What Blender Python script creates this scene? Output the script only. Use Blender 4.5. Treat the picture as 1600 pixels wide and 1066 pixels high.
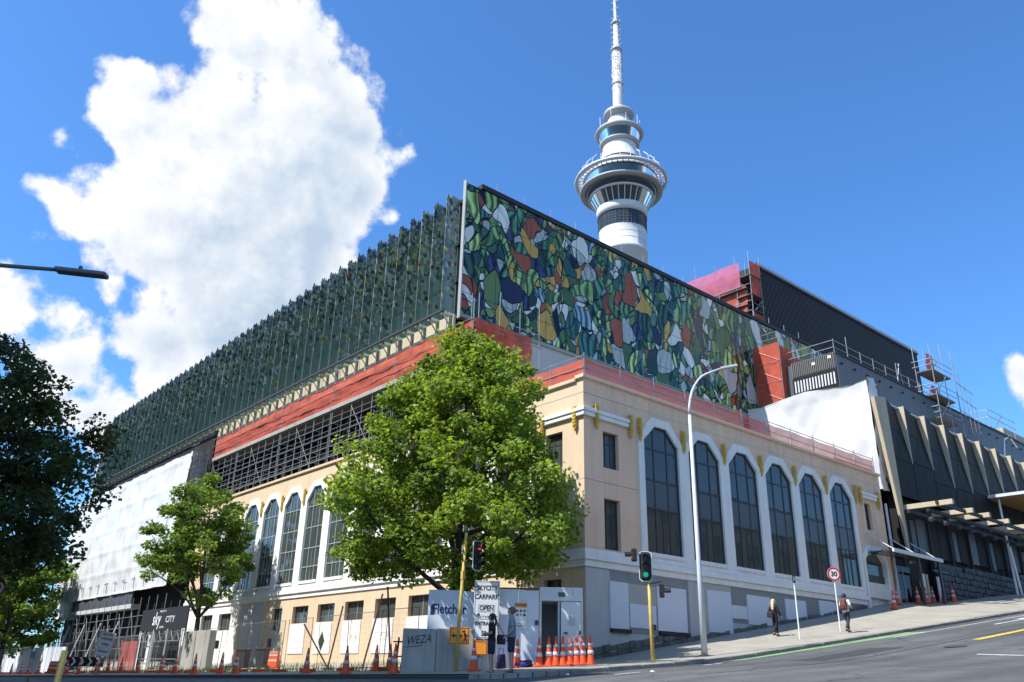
import bpy, bmesh, math, random
from mathutils import Vector, Matrix, geometry
R = math.radians
for o in list(bpy.data.objects):
    bpy.data.objects.remove(o, do_unlink=True)
scn = bpy.context.scene
col = scn.collection

# ------------------------------------------------------------------ camera
cam_d = bpy.data.cameras.new('camera')
cam = bpy.data.objects.new('camera', cam_d); col.objects.link(cam)
rt = Vector((0.755873, -0.654353, 0.021855)); dn = Vector((0.263471, 0.273449, -0.925099)); fw = Vector((0.599365, 0.705016, 0.379096))
m3 = Matrix((rt, -dn, -fw)).transposed()
cam.matrix_world = Matrix.Translation((0, 0, 1.6)) @ m3.to_4x4()
cam_d.sensor_width = 36; cam_d.lens = 36 * 1279.18 / 1600
cam_d.clip_start = 0.1; cam_d.clip_end = 6000
scn.camera = cam
cy = scn.cycles; cy.max_bounces = 6; cy.diffuse_bounces = 3; cy.glossy_bounces = 3; cy.transmission_bounces = 4; cy.transparent_max_bounces = 10; cy.caustics_reflective = False; cy.caustics_refractive = False

# ------------------------------------------------------------------ sun and sky
SUN_EL, SUN_AZ = R(52), R(167)            # direction TO the sun (az from +X)
sdir = Vector((math.cos(SUN_EL) * math.cos(SUN_AZ), math.cos(SUN_EL) * math.sin(SUN_AZ), math.sin(SUN_EL)))
sl = bpy.data.lights.new('sun', 'SUN'); sl.energy = 4.1; sl.angle = R(0.53); sl.color = (1, .955, .88)
so = bpy.data.objects.new('sun', sl); col.objects.link(so)
so.rotation_euler = sdir.to_track_quat('Z', 'Y').to_euler()
scn.view_settings.view_transform = 'Standard'; scn.view_settings.look = 'None'
scn.view_settings.exposure = 0.88; scn.view_settings.gamma = 1; scn.view_settings.use_curve_mapping = False
SKY = 0.125

def build_world():
    w = bpy.data.worlds.new('World'); scn.world = w; w.use_nodes = True
    nt = w.node_tree; nt.nodes.clear(); N = nt.nodes.new; L = nt.links.new
    def math_(op, a, b=None, c=None):
        n = N('ShaderNodeMath'); n.operation = op
        for i, q in enumerate((a, b, c)):
            if q is None: continue
            if hasattr(q, 'is_linked') or hasattr(q, 'node'): L(q, n.inputs[i])
            else: n.inputs[i].default_value = q
        return n.outputs[0]
    tc = N('ShaderNodeTexCoord'); D = tc.outputs['Generated']
    lobes = [(72.52, 39.77, 3.94), (68.82, 39.23, 3.78), (74.17, 35.27, 3.17), (65.77, 36.72, 3.53), (79.28, 32.93, 3.08), (75.39, 31.5, 4.48), (62.71, 35.28, 2.82), (69.14, 31.76, 5.9), (81.89, 29.28, 1.79), (83.19, 30.36, 1.0), (79.42, 28.43, 2.78), (83.83, 27.7, 1.15), (82.06, 26.9, 1.56), (73.64, 26.45, 4.98), (66.09, 27.75, 4.52), (63.22, 31.6, 3.28), (76.35, 25.05, 3.1), (60.94, 33.59, 1.9), (70.26, 22.37, 5.08), (74.04, 19.84, 3.47), (65.93, 23.42, 3.63), (60.57, 30.4, 1.31), (83.44, 20.54, 2.37), (81.45, 20.62, 1.4), (79.59, 17.4, 2.2), (77.3, 14.58, 1.99), (80.89, 14.39, 2.31), (16.21, 17.31, 1.15), (14.63, 16.74, 1.4)]   # cumulus heaps: bearing, elevation, radius in degrees
    rnd = random.Random(5)                # unseen cumulus round the rest of the sky, enlarged to lighten the shaded front
    for k in range(9):
        az = 49.6 + 68 + k * 28; el = rnd.uniform(16, 50); rr = rnd.uniform(7, 12)
        for j in range(2): lobes.append((az + rnd.uniform(-1, 1) * rr, el + rnd.uniform(-.5, .5) * rr, rr * rnd.uniform(.7, 1.1)))
    prev = None
    for a, e, r in lobes:
        dt = N('ShaderNodeVectorMath'); dt.operation = 'DISTANCE'; L(D, dt.inputs[0])
        dt.inputs[1].default_value = (math.cos(R(e)) * math.cos(R(a)), math.cos(R(e)) * math.sin(R(a)), math.sin(R(e)))
        f = math_('SUBTRACT', R(r), dt.outputs['Value'])
        prev = f if prev is None else math_('SMOOTH_MAX', prev, f, .03)
    def noise(scale, det, rough, vec):
        n = N('ShaderNodeTexNoise'); n.inputs['Scale'].default_value = scale; n.inputs['Detail'].default_value = det
        n.inputs['Roughness'].default_value = rough; L(vec, n.inputs['Vector']); return n.outputs['Fac']
    of = N('ShaderNodeVectorMath'); of.operation = 'ADD'; L(D, of.inputs[0]); of.inputs[1].default_value = Vector((-.75, -.03, .66)) * .022
    n1 = noise(9, 7, .6, D); n2 = noise(9, 5, .6, of.outputs[0])
    f = math_('MULTIPLY_ADD', n1, .155, math_('SUBTRACT', prev, .0775 - .003))
    f0 = f
    vb = N('ShaderNodeTexVoronoi'); vb.inputs['Scale'].default_value = 30; L(D, vb.inputs['Vector'])
    f = math_('MULTIPLY_ADD', vb.outputs['Distance'], -.032, math_('ADD', f, .0135))
    mask = N('ShaderNodeMapRange'); mask.interpolation_type = 'SMOOTHSTEP'; L(f, mask.inputs['Value'])
    mask.inputs['From Min'].default_value = -.003; mask.inputs['From Max'].default_value = .018
    # light: sun-side billows bright, the thick lower body grey
    dp = N('ShaderNodeMapRange'); dp.interpolation_type = 'SMOOTHSTEP'; L(f0, dp.inputs['Value']); dp.inputs['From Min'].default_value = .008; dp.inputs['From Max'].default_value = .055
    dv = N('ShaderNodeVectorMath'); dv.operation = 'DOT_PRODUCT'; L(D, dv.inputs[0]); dv.inputs[1].default_value = (0.9086, -0.0700, -0.4118)
    gs = N('ShaderNodeMapRange'); gs.interpolation_type = 'SMOOTHSTEP'; L(dv.outputs['Value'], gs.inputs['Value']); gs.inputs['From Min'].default_value = -.15; gs.inputs['From Max'].default_value = .12
    sh = math_('MULTIPLY', dp.outputs[0], gs.outputs[0])
    df = math_('SUBTRACT', n1, n2)
    lit = math_('MULTIPLY_ADD', df, 2.6, math_('MULTIPLY_ADD', sh, -.72, .88))
    lt = N('ShaderNodeClamp'); L(lit, lt.inputs[0])
    cc = N('ShaderNodeMix'); cc.data_type = 'RGBA'; L(lt.outputs[0], cc.inputs['Factor'])
    cc.inputs['A'].default_value = (.29, .36, .45, 1); cc.inputs['B'].default_value = (.58, .585, .595, 1)
    sky = N('ShaderNodeTexSky'); sky.sky_type = 'NISHITA'; sky.sun_disc = False
    sky.sun_elevation = SUN_EL; sky.sun_rotation = math.atan2(sdir.x, sdir.y)
    sky.air_density = 1.0; sky.dust_density = .6; sky.ozone_density = 3.0
    ss = N('ShaderNodeVectorMath'); ss.operation = 'MULTIPLY'; ss.inputs[1].default_value = (SKY * .46, SKY * .80, SKY * 1.12); L(sky.outputs[0], ss.inputs[0])
    mx = N('ShaderNodeMix'); mx.data_type = 'RGBA'; L(mask.outputs[0], mx.inputs['Factor']); L(ss.outputs[0], mx.inputs['A']); L(cc.outputs['Result'], mx.inputs['B'])
    bg = N('ShaderNodeBackground'); bg.inputs['Strength'].default_value = 1; L(mx.outputs['Result'], bg.inputs['Color'])
    out = N('ShaderNodeOutputWorld'); L(bg.outputs[0], out.inputs[0])
    w.cycles.sampling_method = 'MANUAL'; w.cycles.sample_map_resolution = 256
build_world()

# ------------------------------------------------------------------ helpers
def wloc(o):
    v = Vector((0, 0, 0))
    while o is not None:
        v += o.location; o = o.parent
    return v

def tag(o, label=None, cat=None, group=None, kind=None):
    if label: o['label'] = label
    if cat: o['category'] = cat
    if group: o['group'] = group
    if kind: o['kind'] = kind
    return o

def empty(name, loc, label=None, cat=None, group=None, rz=0):
    o = bpy.data.objects.new(name, None); col.objects.link(o); o.location = loc; o.rotation_euler = (0, 0, rz)
    o.empty_display_size = .3
    return tag(o, label, cat, group)

def put(name, mesh, parent=None, loc=(0, 0, 0), rot=(0, 0, 0), sc=(1, 1, 1)):
    o = bpy.data.objects.new(name, mesh); col.objects.link(o)
    o.parent = parent; o.location = loc; o.rotation_euler = rot; o.scale = sc
    return o

def copy_tree(o, parent=None):
    c = o.copy(); col.objects.link(c); c.parent = parent
    for ch in list(o.children): copy_tree(ch, c)
    return c

class MB:
    def __init__(s): s.v = []; s.f = []
    def add(s, vs, fs):
        n = len(s.v); s.v += [tuple(p) for p in vs]; s.f += [tuple(i + n for i in f) for f in fs]; return s
    def box(s, x0, x1, y0, y1, z0, z1):
        return s.add([(x0, y0, z0), (x1, y0, z0), (x1, y1, z0), (x0, y1, z0), (x0, y0, z1), (x1, y0, z1), (x1, y1, z1), (x0, y1, z1)],
                     [(0, 3, 2, 1), (4, 5, 6, 7), (0, 1, 5, 4), (1, 2, 6, 5), (2, 3, 7, 6), (3, 0, 4, 7)])
    def bar(s, p, q, w, h):               # square bar between two points
        p = Vector(p); q = Vector(q); d = (q - p).normalized()
        u = d.cross(Vector((0, 0, 1)) if abs(d.z) < .95 else Vector((1, 0, 0))).normalized(); v = u.cross(d)
        pts = [c + u * a * w / 2 + v * b * h / 2 for c in (p, q) for a, b in ((-1, -1), (1, -1), (1, 1), (-1, 1))]
        return s.add(pts, [(3, 2, 1, 0), (4, 5, 6, 7), (0, 1, 5, 4), (1, 2, 6, 5), (2, 3, 7, 6), (3, 0, 4, 7)])
    def tube(s, pts, rs, n=8, cap=True):
        pts = [Vector(p) for p in pts]
        if not hasattr(rs, '__len__'): rs = [rs] * len(pts)
        base = len(s.v); ref = None
        for i, p in enumerate(pts):
            d = (pts[min(i + 1, len(pts) - 1)] - pts[max(i - 1, 0)]).normalized()
            if ref is None: ref = d.cross(Vector((0, 0, 1)) if abs(d.z) < .9 else Vector((1, 0, 0))).normalized()
            u = (ref - d * ref.dot(d)).normalized(); ref = u; v = d.cross(u)
            for k in range(n):
                a = 2 * math.pi * k / n; s.v.append(tuple(p + (u * math.cos(a) + v * math.sin(a)) * rs[i]))
        for i in range(len(pts) - 1):
            for k in range(n):
                a = base + i * n + k; b = base + i * n + (k + 1) % n; s.f.append((a, b, b + n, a + n))
        if cap:
            s.f.append(tuple(base + k for k in reversed(range(n)))); e = base + (len(pts) - 1) * n; s.f.append(tuple(e + k for k in range(n)))
        return s
    def lathe(s, prof, n=24, c=(0, 0)):   # prof: (r, z)
        base = len(s.v)
        for r, z in prof:
            for k in range(n):
                a = 2 * math.pi * k / n; s.v.append((c[0] + r * math.cos(a), c[1] + r * math.sin(a), z))
        for i in range(len(prof) - 1):
            for k in range(n):
                a = base + i * n + k; b = base + i * n + (k + 1) % n; s.f.append((a, b, b + n, a + n))
        return s
    def prism(s, poly, fn, lo, hi):       # poly 2-D, fn(u, v, w) -> point, extruded from w=lo to w=hi
        n = len(poly); vs = [fn(u, v, lo) for u, v in poly] + [fn(u, v, hi) for u, v in poly]
        return s.add(vs, [tuple(range(n)), tuple(reversed(range(n, 2 * n)))] + [(i, i + n, (i + 1) % n + n, (i + 1) % n) for i in range(n)])
    def holed(s, outer, holes, fn, lo, hi, back=True):   # slab with openings: front at w=lo, back at w=hi, reveals between
        loops = [outer] + holes
        tri = geometry.tessellate_polygon([[Vector((u, v, 0)) for u, v in l] for l in loops])
        flat = [p for l in loops for p in l]; n = len(flat)
        vs = [fn(u, v, lo) for u, v in flat] + [fn(u, v, hi) for u, v in flat]
        fs = [tuple(t) for t in tri]
        if back: fs += [tuple(i + n for i in reversed(t)) for t in tri]
        k = 0
        for l in loops:
            for i in range(len(l)):
                a, b = k + i, k + (i + 1) % len(l); fs.append((a, a + n, b + n, b))
            k += len(l)
        return s.add(vs, fs)
    def mesh(s, name, mat, smooth=False):
        me = bpy.data.meshes.new(name); me.from_pydata(s.v, [], s.f); me.materials.append(mat)
        bm = bmesh.new(); bm.from_mesh(me); bmesh.ops.recalc_face_normals(bm, faces=bm.faces); bm.to_mesh(me); bm.free()
        if smooth:
            for p in me.polygons: p.use_smooth = True
        return me
    def build(s, name, mat, parent=None, local=False, smooth=False, bevel=0):
        if parent is not None and not local:
            L = wloc(parent); s.v = [(x - L.x, y - L.y, z - L.z) for x, y, z in s.v]
        o = put(name, s.mesh(name, mat, smooth), parent)
        if bevel:
            b = o.modifiers.new('bevel', 'BEVEL'); b.width = bevel; b.segments = 2; b.limit_method = 'ANGLE'
        return o

def rootbox(name, mat, dims, label, cat, group=None, bevel=0):   # a one-mesh thing with its origin at its base
    x0, x1, y0, y1, z0, z1 = dims; c = ((x0 + x1) / 2, (y0 + y1) / 2, z0)
    o = MB().box(x0 - c[0], x1 - c[0], y0 - c[1], y1 - c[1], 0, z1 - z0).build(name, mat, bevel=bevel); o.location = c
    return tag(o, label, cat, group)

# ------------------------------------------------------------------ materials
def _m(name):
    m = bpy.data.materials.new(name); m.use_nodes = True; nt = m.node_tree; nt.nodes.clear()
    out = nt.nodes.new('ShaderNodeOutputMaterial'); return m, nt, nt.nodes.new, nt.links.new, out

def mat(name, c, rough=.8, var=.12, scale=1.5, metal=0, bump=0, bscale=40, dirt=0, dirtc=(.12, .10, .08), spec=.4, streak=0):
    """surface with mottling, optional vertical streaks of grime and fine relief"""
    m, nt, N, L, out = _m(name); p = N('ShaderNodeBsdfPrincipled'); L(p.outputs[0], out.inputs[0])
    p.inputs['Roughness'].default_value = rough; p.inputs['Metallic'].default_value = metal; p.inputs['Specular IOR Level'].default_value = spec
    g = N('ShaderNodeNewGeometry')
    n = N('ShaderNodeTexNoise'); n.inputs['Scale'].default_value = scale; n.inputs['Detail'].default_value = 6; n.inputs['Roughness'].default_value = .62
    L(g.outputs['Position'], n.inputs['Vector'])
    mr = N('ShaderNodeMapRange'); L(n.outputs['Fac'], mr.inputs['Value']); mr.inputs['From Min'].default_value = .3; mr.inputs['From Max'].default_value = .7
    mr.inputs['To Min'].default_value = 1 - var; mr.inputs['To Max'].default_value = 1 + var * .6
    mu = N('ShaderNodeVectorMath'); mu.operation = 'SCALE'; mu.inputs[0].default_value = c; L(mr.outputs[0], mu.inputs['Scale'])
    cur = mu.outputs[0]
    if dirt or streak:
        mp = N('ShaderNodeMapping'); mp.inputs['Scale'].default_value = (2.2, 2.2, .18) if streak else (.8, .8, .8); L(g.outputs['Position'], mp.inputs['Vector'])
        n2 = N('ShaderNodeTexNoise'); n2.inputs['Scale'].default_value = 1.6; n2.inputs['Detail'].default_value = 8; n2.inputs['Roughness'].default_value = .7
        L(mp.outputs[0], n2.inputs['Vector'])
        r2 = N('ShaderNodeMapRange'); L(n2.outputs['Fac'], r2.inputs['Value']); r2.inputs['From Min'].default_value = .45; r2.inputs['From Max'].default_value = .75
        r2.inputs['To Min'].default_value = 0; r2.inputs['To Max'].default_value = dirt or streak
        mx = N('ShaderNodeMix'); mx.data_type = 'RGBA'; L(r2.outputs[0], mx.inputs['Factor']); L(cur, mx.inputs['A']); mx.inputs['B'].default_value = (*dirtc, 1)
        cur = mx.outputs['Result']
    L(cur, p.inputs['Base Color'])
    if bump:
        nb = N('ShaderNodeTexNoise'); nb.inputs['Scale'].default_value = bscale; nb.inputs['Detail'].default_value = 4; L(g.outputs['Position'], nb.inputs['Vector'])
        b = N('ShaderNodeBump'); b.inputs['Strength'].default_value = bump; b.inputs['Distance'].default_value = .02; L(nb.outputs['Fac'], b.inputs['Height']); L(b.outputs[0], p.inputs['Normal'])
    return m

def glass(name, tint=(.5, .58, .58), ior=1.5, rough=.02, clear=.6, body=(.05, .06, .065)):
    """thin pane: Fresnel mirror over a part-clear, part-dirty body"""
    m, nt, N, L, out = _m(name)
    tr = N('ShaderNodeBsdfTransparent'); tr.inputs[0].default_value = (*tint, 1)
    df = N('ShaderNodeBsdfDiffuse'); df.inputs[0].default_value = (*body, 1)
    a = N('ShaderNodeMixShader'); a.inputs[0].default_value = clear; L(df.outputs[0], a.inputs[1]); L(tr.outputs[0], a.inputs[2])
    gl = N('ShaderNodeBsdfGlossy'); gl.inputs['Roughness'].default_value = rough
    g = N('ShaderNodeNewGeometry'); nb = N('ShaderNodeTexNoise'); nb.inputs['Scale'].default_value = .9; L(g.outputs['Position'], nb.inputs['Vector'])
    bp = N('ShaderNodeBump'); bp.inputs['Strength'].default_value = .06; bp.inputs['Distance'].default_value = .05; L(nb.outputs['Fac'], bp.inputs['Height']); L(bp.outputs[0], gl.inputs['Normal'])
    fr = N('ShaderNodeFresnel'); fr.inputs[0].default_value = ior
    b = N('ShaderNodeMixShader'); L(fr.outputs[0], b.inputs[0]); L(a.outputs[0], b.inputs[1]); L(gl.outputs[0], b.inputs[2])
    L(b.outputs[0], out.inputs[0]); return m

def net(name, c, alpha=.85, scale=30):
    """woven debris mesh: colour with a fine see-through weave"""
    m, nt, N, L, out = _m(name); p = N('ShaderNodeBsdfPrincipled'); p.inputs['Roughness'].default_value = .75
    g = N('ShaderNodeNewGeometry'); n = N('ShaderNodeTexNoise'); n.inputs['Scale'].default_value = 1.1; n.inputs['Detail'].default_value = 5; L(g.outputs['Position'], n.inputs['Vector'])
    mr = N('ShaderNodeMapRange'); L(n.outputs['Fac'], mr.inputs['Value']); mr.inputs['From Min'].default_value = .3; mr.inputs['From Max'].default_value = .7; mr.inputs['To Min'].default_value = .78; mr.inputs['To Max'].default_value = 1.12
    mu = N('ShaderNodeVectorMath'); mu.operation = 'SCALE'; mu.inputs[0].default_value = c; L(mr.outputs[0], mu.inputs['Scale']); L(mu.outputs[0], p.inputs['Base Color'])
    tl = N('ShaderNodeBsdfTranslucent'); L(mu.outputs[0], tl.inputs[0])
    a = N('ShaderNodeMixShader'); a.inputs[0].default_value = .3; L(p.outputs[0], a.inputs[1]); L(tl.outputs[0], a.inputs[2])
    tr = N('ShaderNodeBsdfTransparent')
    b = N('ShaderNodeMixShader'); b.inputs[0].default_value = alpha; L(tr.outputs[0], b.inputs[1]); L(a.outputs[0], b.inputs[2])
    L(b.outputs[0], out.inputs[0]); return m

def leafmat(name, dark, light, trans=.35):
    m, nt, N, L, out = _m(name)
    g = N('ShaderNodeNewGeometry')
    n = N('ShaderNodeTexNoise'); n.inputs['Scale'].default_value = .55; n.inputs['Detail'].default_value = 3; L(g.outputs['Position'], n.inputs['Vector'])
    ad = N('ShaderNodeMath'); ad.operation = 'MULTIPLY_ADD'; L(g.outputs['Random Per Island'], ad.inputs[0]); ad.inputs[1].default_value = .8; 
    s2 = N('ShaderNodeMath'); s2.operation = 'MULTIPLY_ADD'; L(n.outputs['Fac'], s2.inputs[0]); s2.inputs[1].default_value = 1.2; s2.inputs[2].default_value = -.5
    L(s2.outputs[0], ad.inputs[2])
    mx = N('ShaderNodeMix'); mx.data_type = 'RGBA'; mx.inputs['A'].default_value = (*dark, 1); mx.inputs['B'].default_value = (*light, 1)
    L(ad.outputs[0], mx.inputs['Factor'])
    p = N('ShaderNodeBsdfPrincipled'); p.inputs['Roughness'].default_value = .5; p.inputs['Specular IOR Level'].default_value = .35; L(mx.outputs['Result'], p.inputs['Base Color'])
    tl = N('ShaderNodeBsdfTranslucent')
    wm = N('ShaderNodeVectorMath'); wm.operation = 'MULTIPLY'; wm.inputs[1].default_value = (1.5, 1.5, .6); L(mx.outputs['Result'], wm.inputs[0]); L(wm.outputs[0], tl.inputs[0])
    a = N('ShaderNodeMixShader'); a.inputs[0].default_value = trans; L(p.outputs[0], a.inputs[1]); L(tl.outputs[0], a.inputs[2]); L(a.outputs[0], out.inputs[0])
    return m

def emit(name, c, s):
    m, nt, N, L, out = _m(name); e = N('ShaderNodeEmission'); e.inputs[0].default_value = (*c, 1); e.inputs[1].default_value = s; L(e.outputs[0], out.inputs[0]); return m

def mural_mat():
    """generic leaded-glass print: dark cames round irregular cells of green, pale, navy, gold and rust, marbled"""
    m, nt, N, L, out = _m('leaded_glass_print')
    g = N('ShaderNodeNewGeometry')
    def warp(scale, amp, vec):
        n = N('ShaderNodeTexNoise'); n.inputs['Scale'].default_value = scale; n.inputs['Detail'].default_value = 1.2; L(vec, n.inputs['Vector'])
        a = N('ShaderNodeVectorMath'); a.operation = 'SUBTRACT'; a.inputs[1].default_value = (.5, .5, .5); L(n.outputs['Color'], a.inputs[0])
        b = N('ShaderNodeVectorMath'); b.operation = 'MULTIPLY_ADD'; b.inputs[1].default_value = (amp, 0, amp); L(a.outputs[0], b.inputs[0]); L(vec, b.inputs[2]); return b.outputs[0]
    mp = N('ShaderNodeMapping'); mp.inputs['Scale'].default_value = (.92, .01, .66); mp.inputs['Rotation'].default_value = (0, .35, 0); L(g.outputs['Position'], mp.inputs['Vector'])
    vec = warp(.7, 1.3, mp.outputs[0])
    def vor(scale, vec, off):
        o = N('ShaderNodeVectorMath'); o.operation = 'MULTIPLY_ADD'; o.inputs[1].default_value = (scale, scale, scale); o.inputs[2].default_value = (off, 0, off); L(vec, o.inputs[0])
        a = N('ShaderNodeTexVoronoi'); a.inputs['Scale'].default_value = 1; L(o.outputs[0], a.inputs['Vector'])
        b = N('ShaderNodeTexVoronoi'); b.feature = 'DISTANCE_TO_EDGE'; b.inputs['Scale'].default_value = 1; L(o.outputs[0], b.inputs['Vector'])
        sp = N('ShaderNodeSeparateColor'); L(a.outputs['Color'], sp.inputs[0])
        e = N('ShaderNodeMath'); e.operation = 'DIVIDE'; L(b.outputs['Distance'], e.inputs[0]); e.inputs[1].default_value = scale
        return a.outputs['Color'], sp, e.outputs[0]
    c1, s1, e1 = vor(1.0, vec, 0); c2, s2, e2 = vor(1.75, vec, 9.3)
    split = N('ShaderNodeMath'); split.operation = 'GREATER_THAN'; L(s1.outputs[2], split.inputs[0]); split.inputs[1].default_value = .42
    def fmix(a, b):
        q = N('ShaderNodeMix'); q.data_type = 'FLOAT'; L(split.outputs[0], q.inputs['Factor']); L(a, q.inputs['A']); L(b, q.inputs['B']); return q.outputs['Result']
    val = fmix(s1.outputs[0], s2.outputs[0]); val2 = fmix(s1.outputs[1], s2.outputs[1])
    em = N('ShaderNodeMath'); em.operation = 'MINIMUM'; L(e1, em.inputs[0]); L(e2, em.inputs[1]); edge = fmix(e1, em.outputs[0])
    cr = N('ShaderNodeValToRGB'); cr.color_ramp.interpolation = 'CONSTANT'; e = cr.color_ramp.elements
    pal = [(0, (.06, .13, .05)), (.12, (.62, .65, .62)), (.20, (.13, .22, .075)), (.32, (.022, .05, .038)), (.41, (.024, .028, .07)), (.46, (.34, .40, .39)), (.53, (.05, .135, .08)),
           (.66, (.50, .32, .07)), (.72, (.30, .085, .035)), (.77, (.03, .095, .085)), (.84, (.21, .32, .11)), (.92, (.11, .19, .23)), (.95, (.64, .67, .64))]
    e[0].position = 0; e[0].color = (*pal[0][1], 1); e[1].position = pal[1][0]; e[1].color = (*pal[1][1], 1)
    for q, c in pal[2:]:
        k = e.new(q); k.color = (*c, 1)
    L(val, cr.inputs[0])
    # marbling: flowing light and dark veins, only in part of the cells
    wv = N('ShaderNodeTexWave'); wv.inputs['Scale'].default_value = .55; wv.inputs['Distortion'].default_value = 14; wv.inputs['Detail'].default_value = 1.5; wv.inputs['Detail Scale'].default_value = .7
    sh = N('ShaderNodeVectorMath'); sh.operation = 'MULTIPLY_ADD'; sh.inputs[1].default_value = (30, 30, 30); L(c1, sh.inputs[0]); L(g.outputs['Position'], sh.inputs[2]); L(sh.outputs[0], wv.inputs['Vector'])
    wr = N('ShaderNodeMapRange'); L(wv.outputs['Fac'], wr.inputs['Value']); wr.inputs['To Min'].default_value = .25; wr.inputs['To Max'].default_value = 2.6
    ms = N('ShaderNodeMapRange'); L(val2, ms.inputs['Value']); ms.inputs['From Min'].default_value = .3; ms.inputs['From Max'].default_value = .55
    pale = N('ShaderNodeSeparateColor'); L(cr.outputs[0], pale.inputs[0])
    lw = N('ShaderNodeMapRange'); L(pale.outputs[0], lw.inputs['Value']); lw.inputs['From Min'].default_value = .2; lw.inputs['From Max'].default_value = .3; lw.inputs['To Min'].default_value = 1; lw.inputs['To Max'].default_value = .12
    mf = N('ShaderNodeMath'); mf.operation = 'MULTIPLY'; L(ms.outputs[0], mf.inputs[0]); L(lw.outputs[0], mf.inputs[1])
    mm = N('ShaderNodeMix'); mm.data_type = 'FLOAT'; L(mf.outputs[0], mm.inputs['Factor']); mm.inputs['A'].default_value = 1; L(wr.outputs[0], mm.inputs['B'])
    mu = N('ShaderNodeVectorMath'); mu.operation = 'SCALE'; L(cr.outputs[0], mu.inputs[0]); L(mm.outputs['Result'], mu.inputs['Scale'])
    ed = N('ShaderNodeMapRange'); L(edge, ed.inputs['Value']); ed.inputs['From Min'].default_value = .016; ed.inputs['From Max'].default_value = .03
    mx = N('ShaderNodeMix'); mx.data_type = 'RGBA'; mx.inputs['A'].default_value = (.006, .010, .010, 1); L(ed.outputs[0], mx.inputs['Factor']); L(mu.outputs[0], mx.inputs['B'])
    p = N('ShaderNodeBsdfPrincipled'); p.inputs['Roughness'].default_value = .06; p.inputs['Specular IOR Level'].default_value = .32; L(mx.outputs['Result'], p.inputs['Base Color'])
    L(p.outputs[0], out.inputs[0]); return m

def fin_mat():
    """clear teal glass printed with small leaves, dense at the top and thinning downwards"""
    m, nt, N, L, out = _m('printed_fin_glass')
    g = N('ShaderNodeNewGeometry'); sx = N('ShaderNodeSeparateXYZ'); L(g.outputs['Position'], sx.inputs[0])
    mp = N('ShaderNodeMapping'); mp.inputs['Scale'].default_value = (5.6, 5.6, 4.4); L(g.outputs['Position'], mp.inputs['Vector'])
    v = N('ShaderNodeTexVoronoi'); v.inputs['Scale'].default_value = 1.0; L(mp.outputs[0], v.inputs['Vector'])
    sp = N('ShaderNodeSeparateColor'); L(v.outputs['Color'], sp.inputs[0])
    cr = N('ShaderNodeValToRGB'); cr.color_ramp.interpolation = 'CONSTANT'; e = cr.color_ramp.elements
    pal = [(0, (.035, .045, .045)), (.13, (.10, .145, .125)), (.36, (.18, .24, .19)), (.54, (.04, .047, .05)), (.64, (.36, .41, .39)), (.84, (.27, .30, .13)), (.94, (.5, .40, .10)), (.975, (.33, .13, .08))]
    e[0].position = 0; e[0].color = (*pal[0][1], 1); e[1].position = pal[1][0]; e[1].color = (*pal[1][1], 1)
    for q, c in pal[2:]:
        k = e.new(q); k.color = (*c, 1)
    L(sp.outputs[0], cr.inputs[0])
    # print density by height on the fin (20.2 .. 27.9 m) and large drifts
    nn = N('ShaderNodeTexNoise'); nn.inputs['Scale'].default_value = .16; L(g.outputs['Position'], nn.inputs['Vector'])
    h = N('ShaderNodeMapRange'); L(sx.outputs[2], h.inputs['Value']); h.inputs['From Min'].default_value = 20.2; h.inputs['From Max'].default_value = 26.5; h.inputs['To Min'].default_value = -.05; h.inputs['To Max'].default_value = .95
    ha = N('ShaderNodeMath'); ha.operation = 'MULTIPLY_ADD'; L(nn.outputs['Fac'], ha.inputs[0]); ha.inputs[1].default_value = .9; ha.inputs[2].default_value = -.42
    hb = N('ShaderNodeMath'); hb.operation = 'ADD'; L(h.outputs[0], hb.inputs[0]); L(ha.outputs[0], hb.inputs[1])
    gt = N('ShaderNodeMath'); gt.operation = 'LESS_THAN'; L(sp.outputs[1], gt.inputs[0]); L(hb.outputs[0], gt.inputs[1])
    df = N('ShaderNodeBsdfPrincipled'); df.inputs['Roughness'].default_value = .3; L(cr.outputs[0], df.inputs['Base Color'])
    tr = N('ShaderNodeBsdfTransparent'); tr.inputs[0].default_value = (.58, .70, .69, 1)
    d2 = N('ShaderNodeBsdfDiffuse'); d2.inputs[0].default_value = (.28, .38, .34, 1)
    cl = N('ShaderNodeMixShader'); cl.inputs[0].default_value = .5; L(d2.outputs[0], cl.inputs[1]); L(tr.outputs[0], cl.inputs[2])
    gl = N('ShaderNodeBsdfGlossy'); gl.inputs['Roughness'].default_value = .06
    fr = N('ShaderNodeFresnel'); fr.inputs[0].default_value = 1.35
    c2 = N('ShaderNodeMixShader'); L(fr.outputs[0], c2.inputs[0]); L(cl.outputs[0], c2.inputs[1]); L(gl.outputs[0], c2.inputs[2])
    o = N('ShaderNodeMixShader'); L(gt.outputs[0], o.inputs[0]); L(c2.outputs[0], o.inputs[1]); L(df.outputs[0], o.inputs[2])
    L(o.outputs[0], out.inputs[0]); return m

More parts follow.
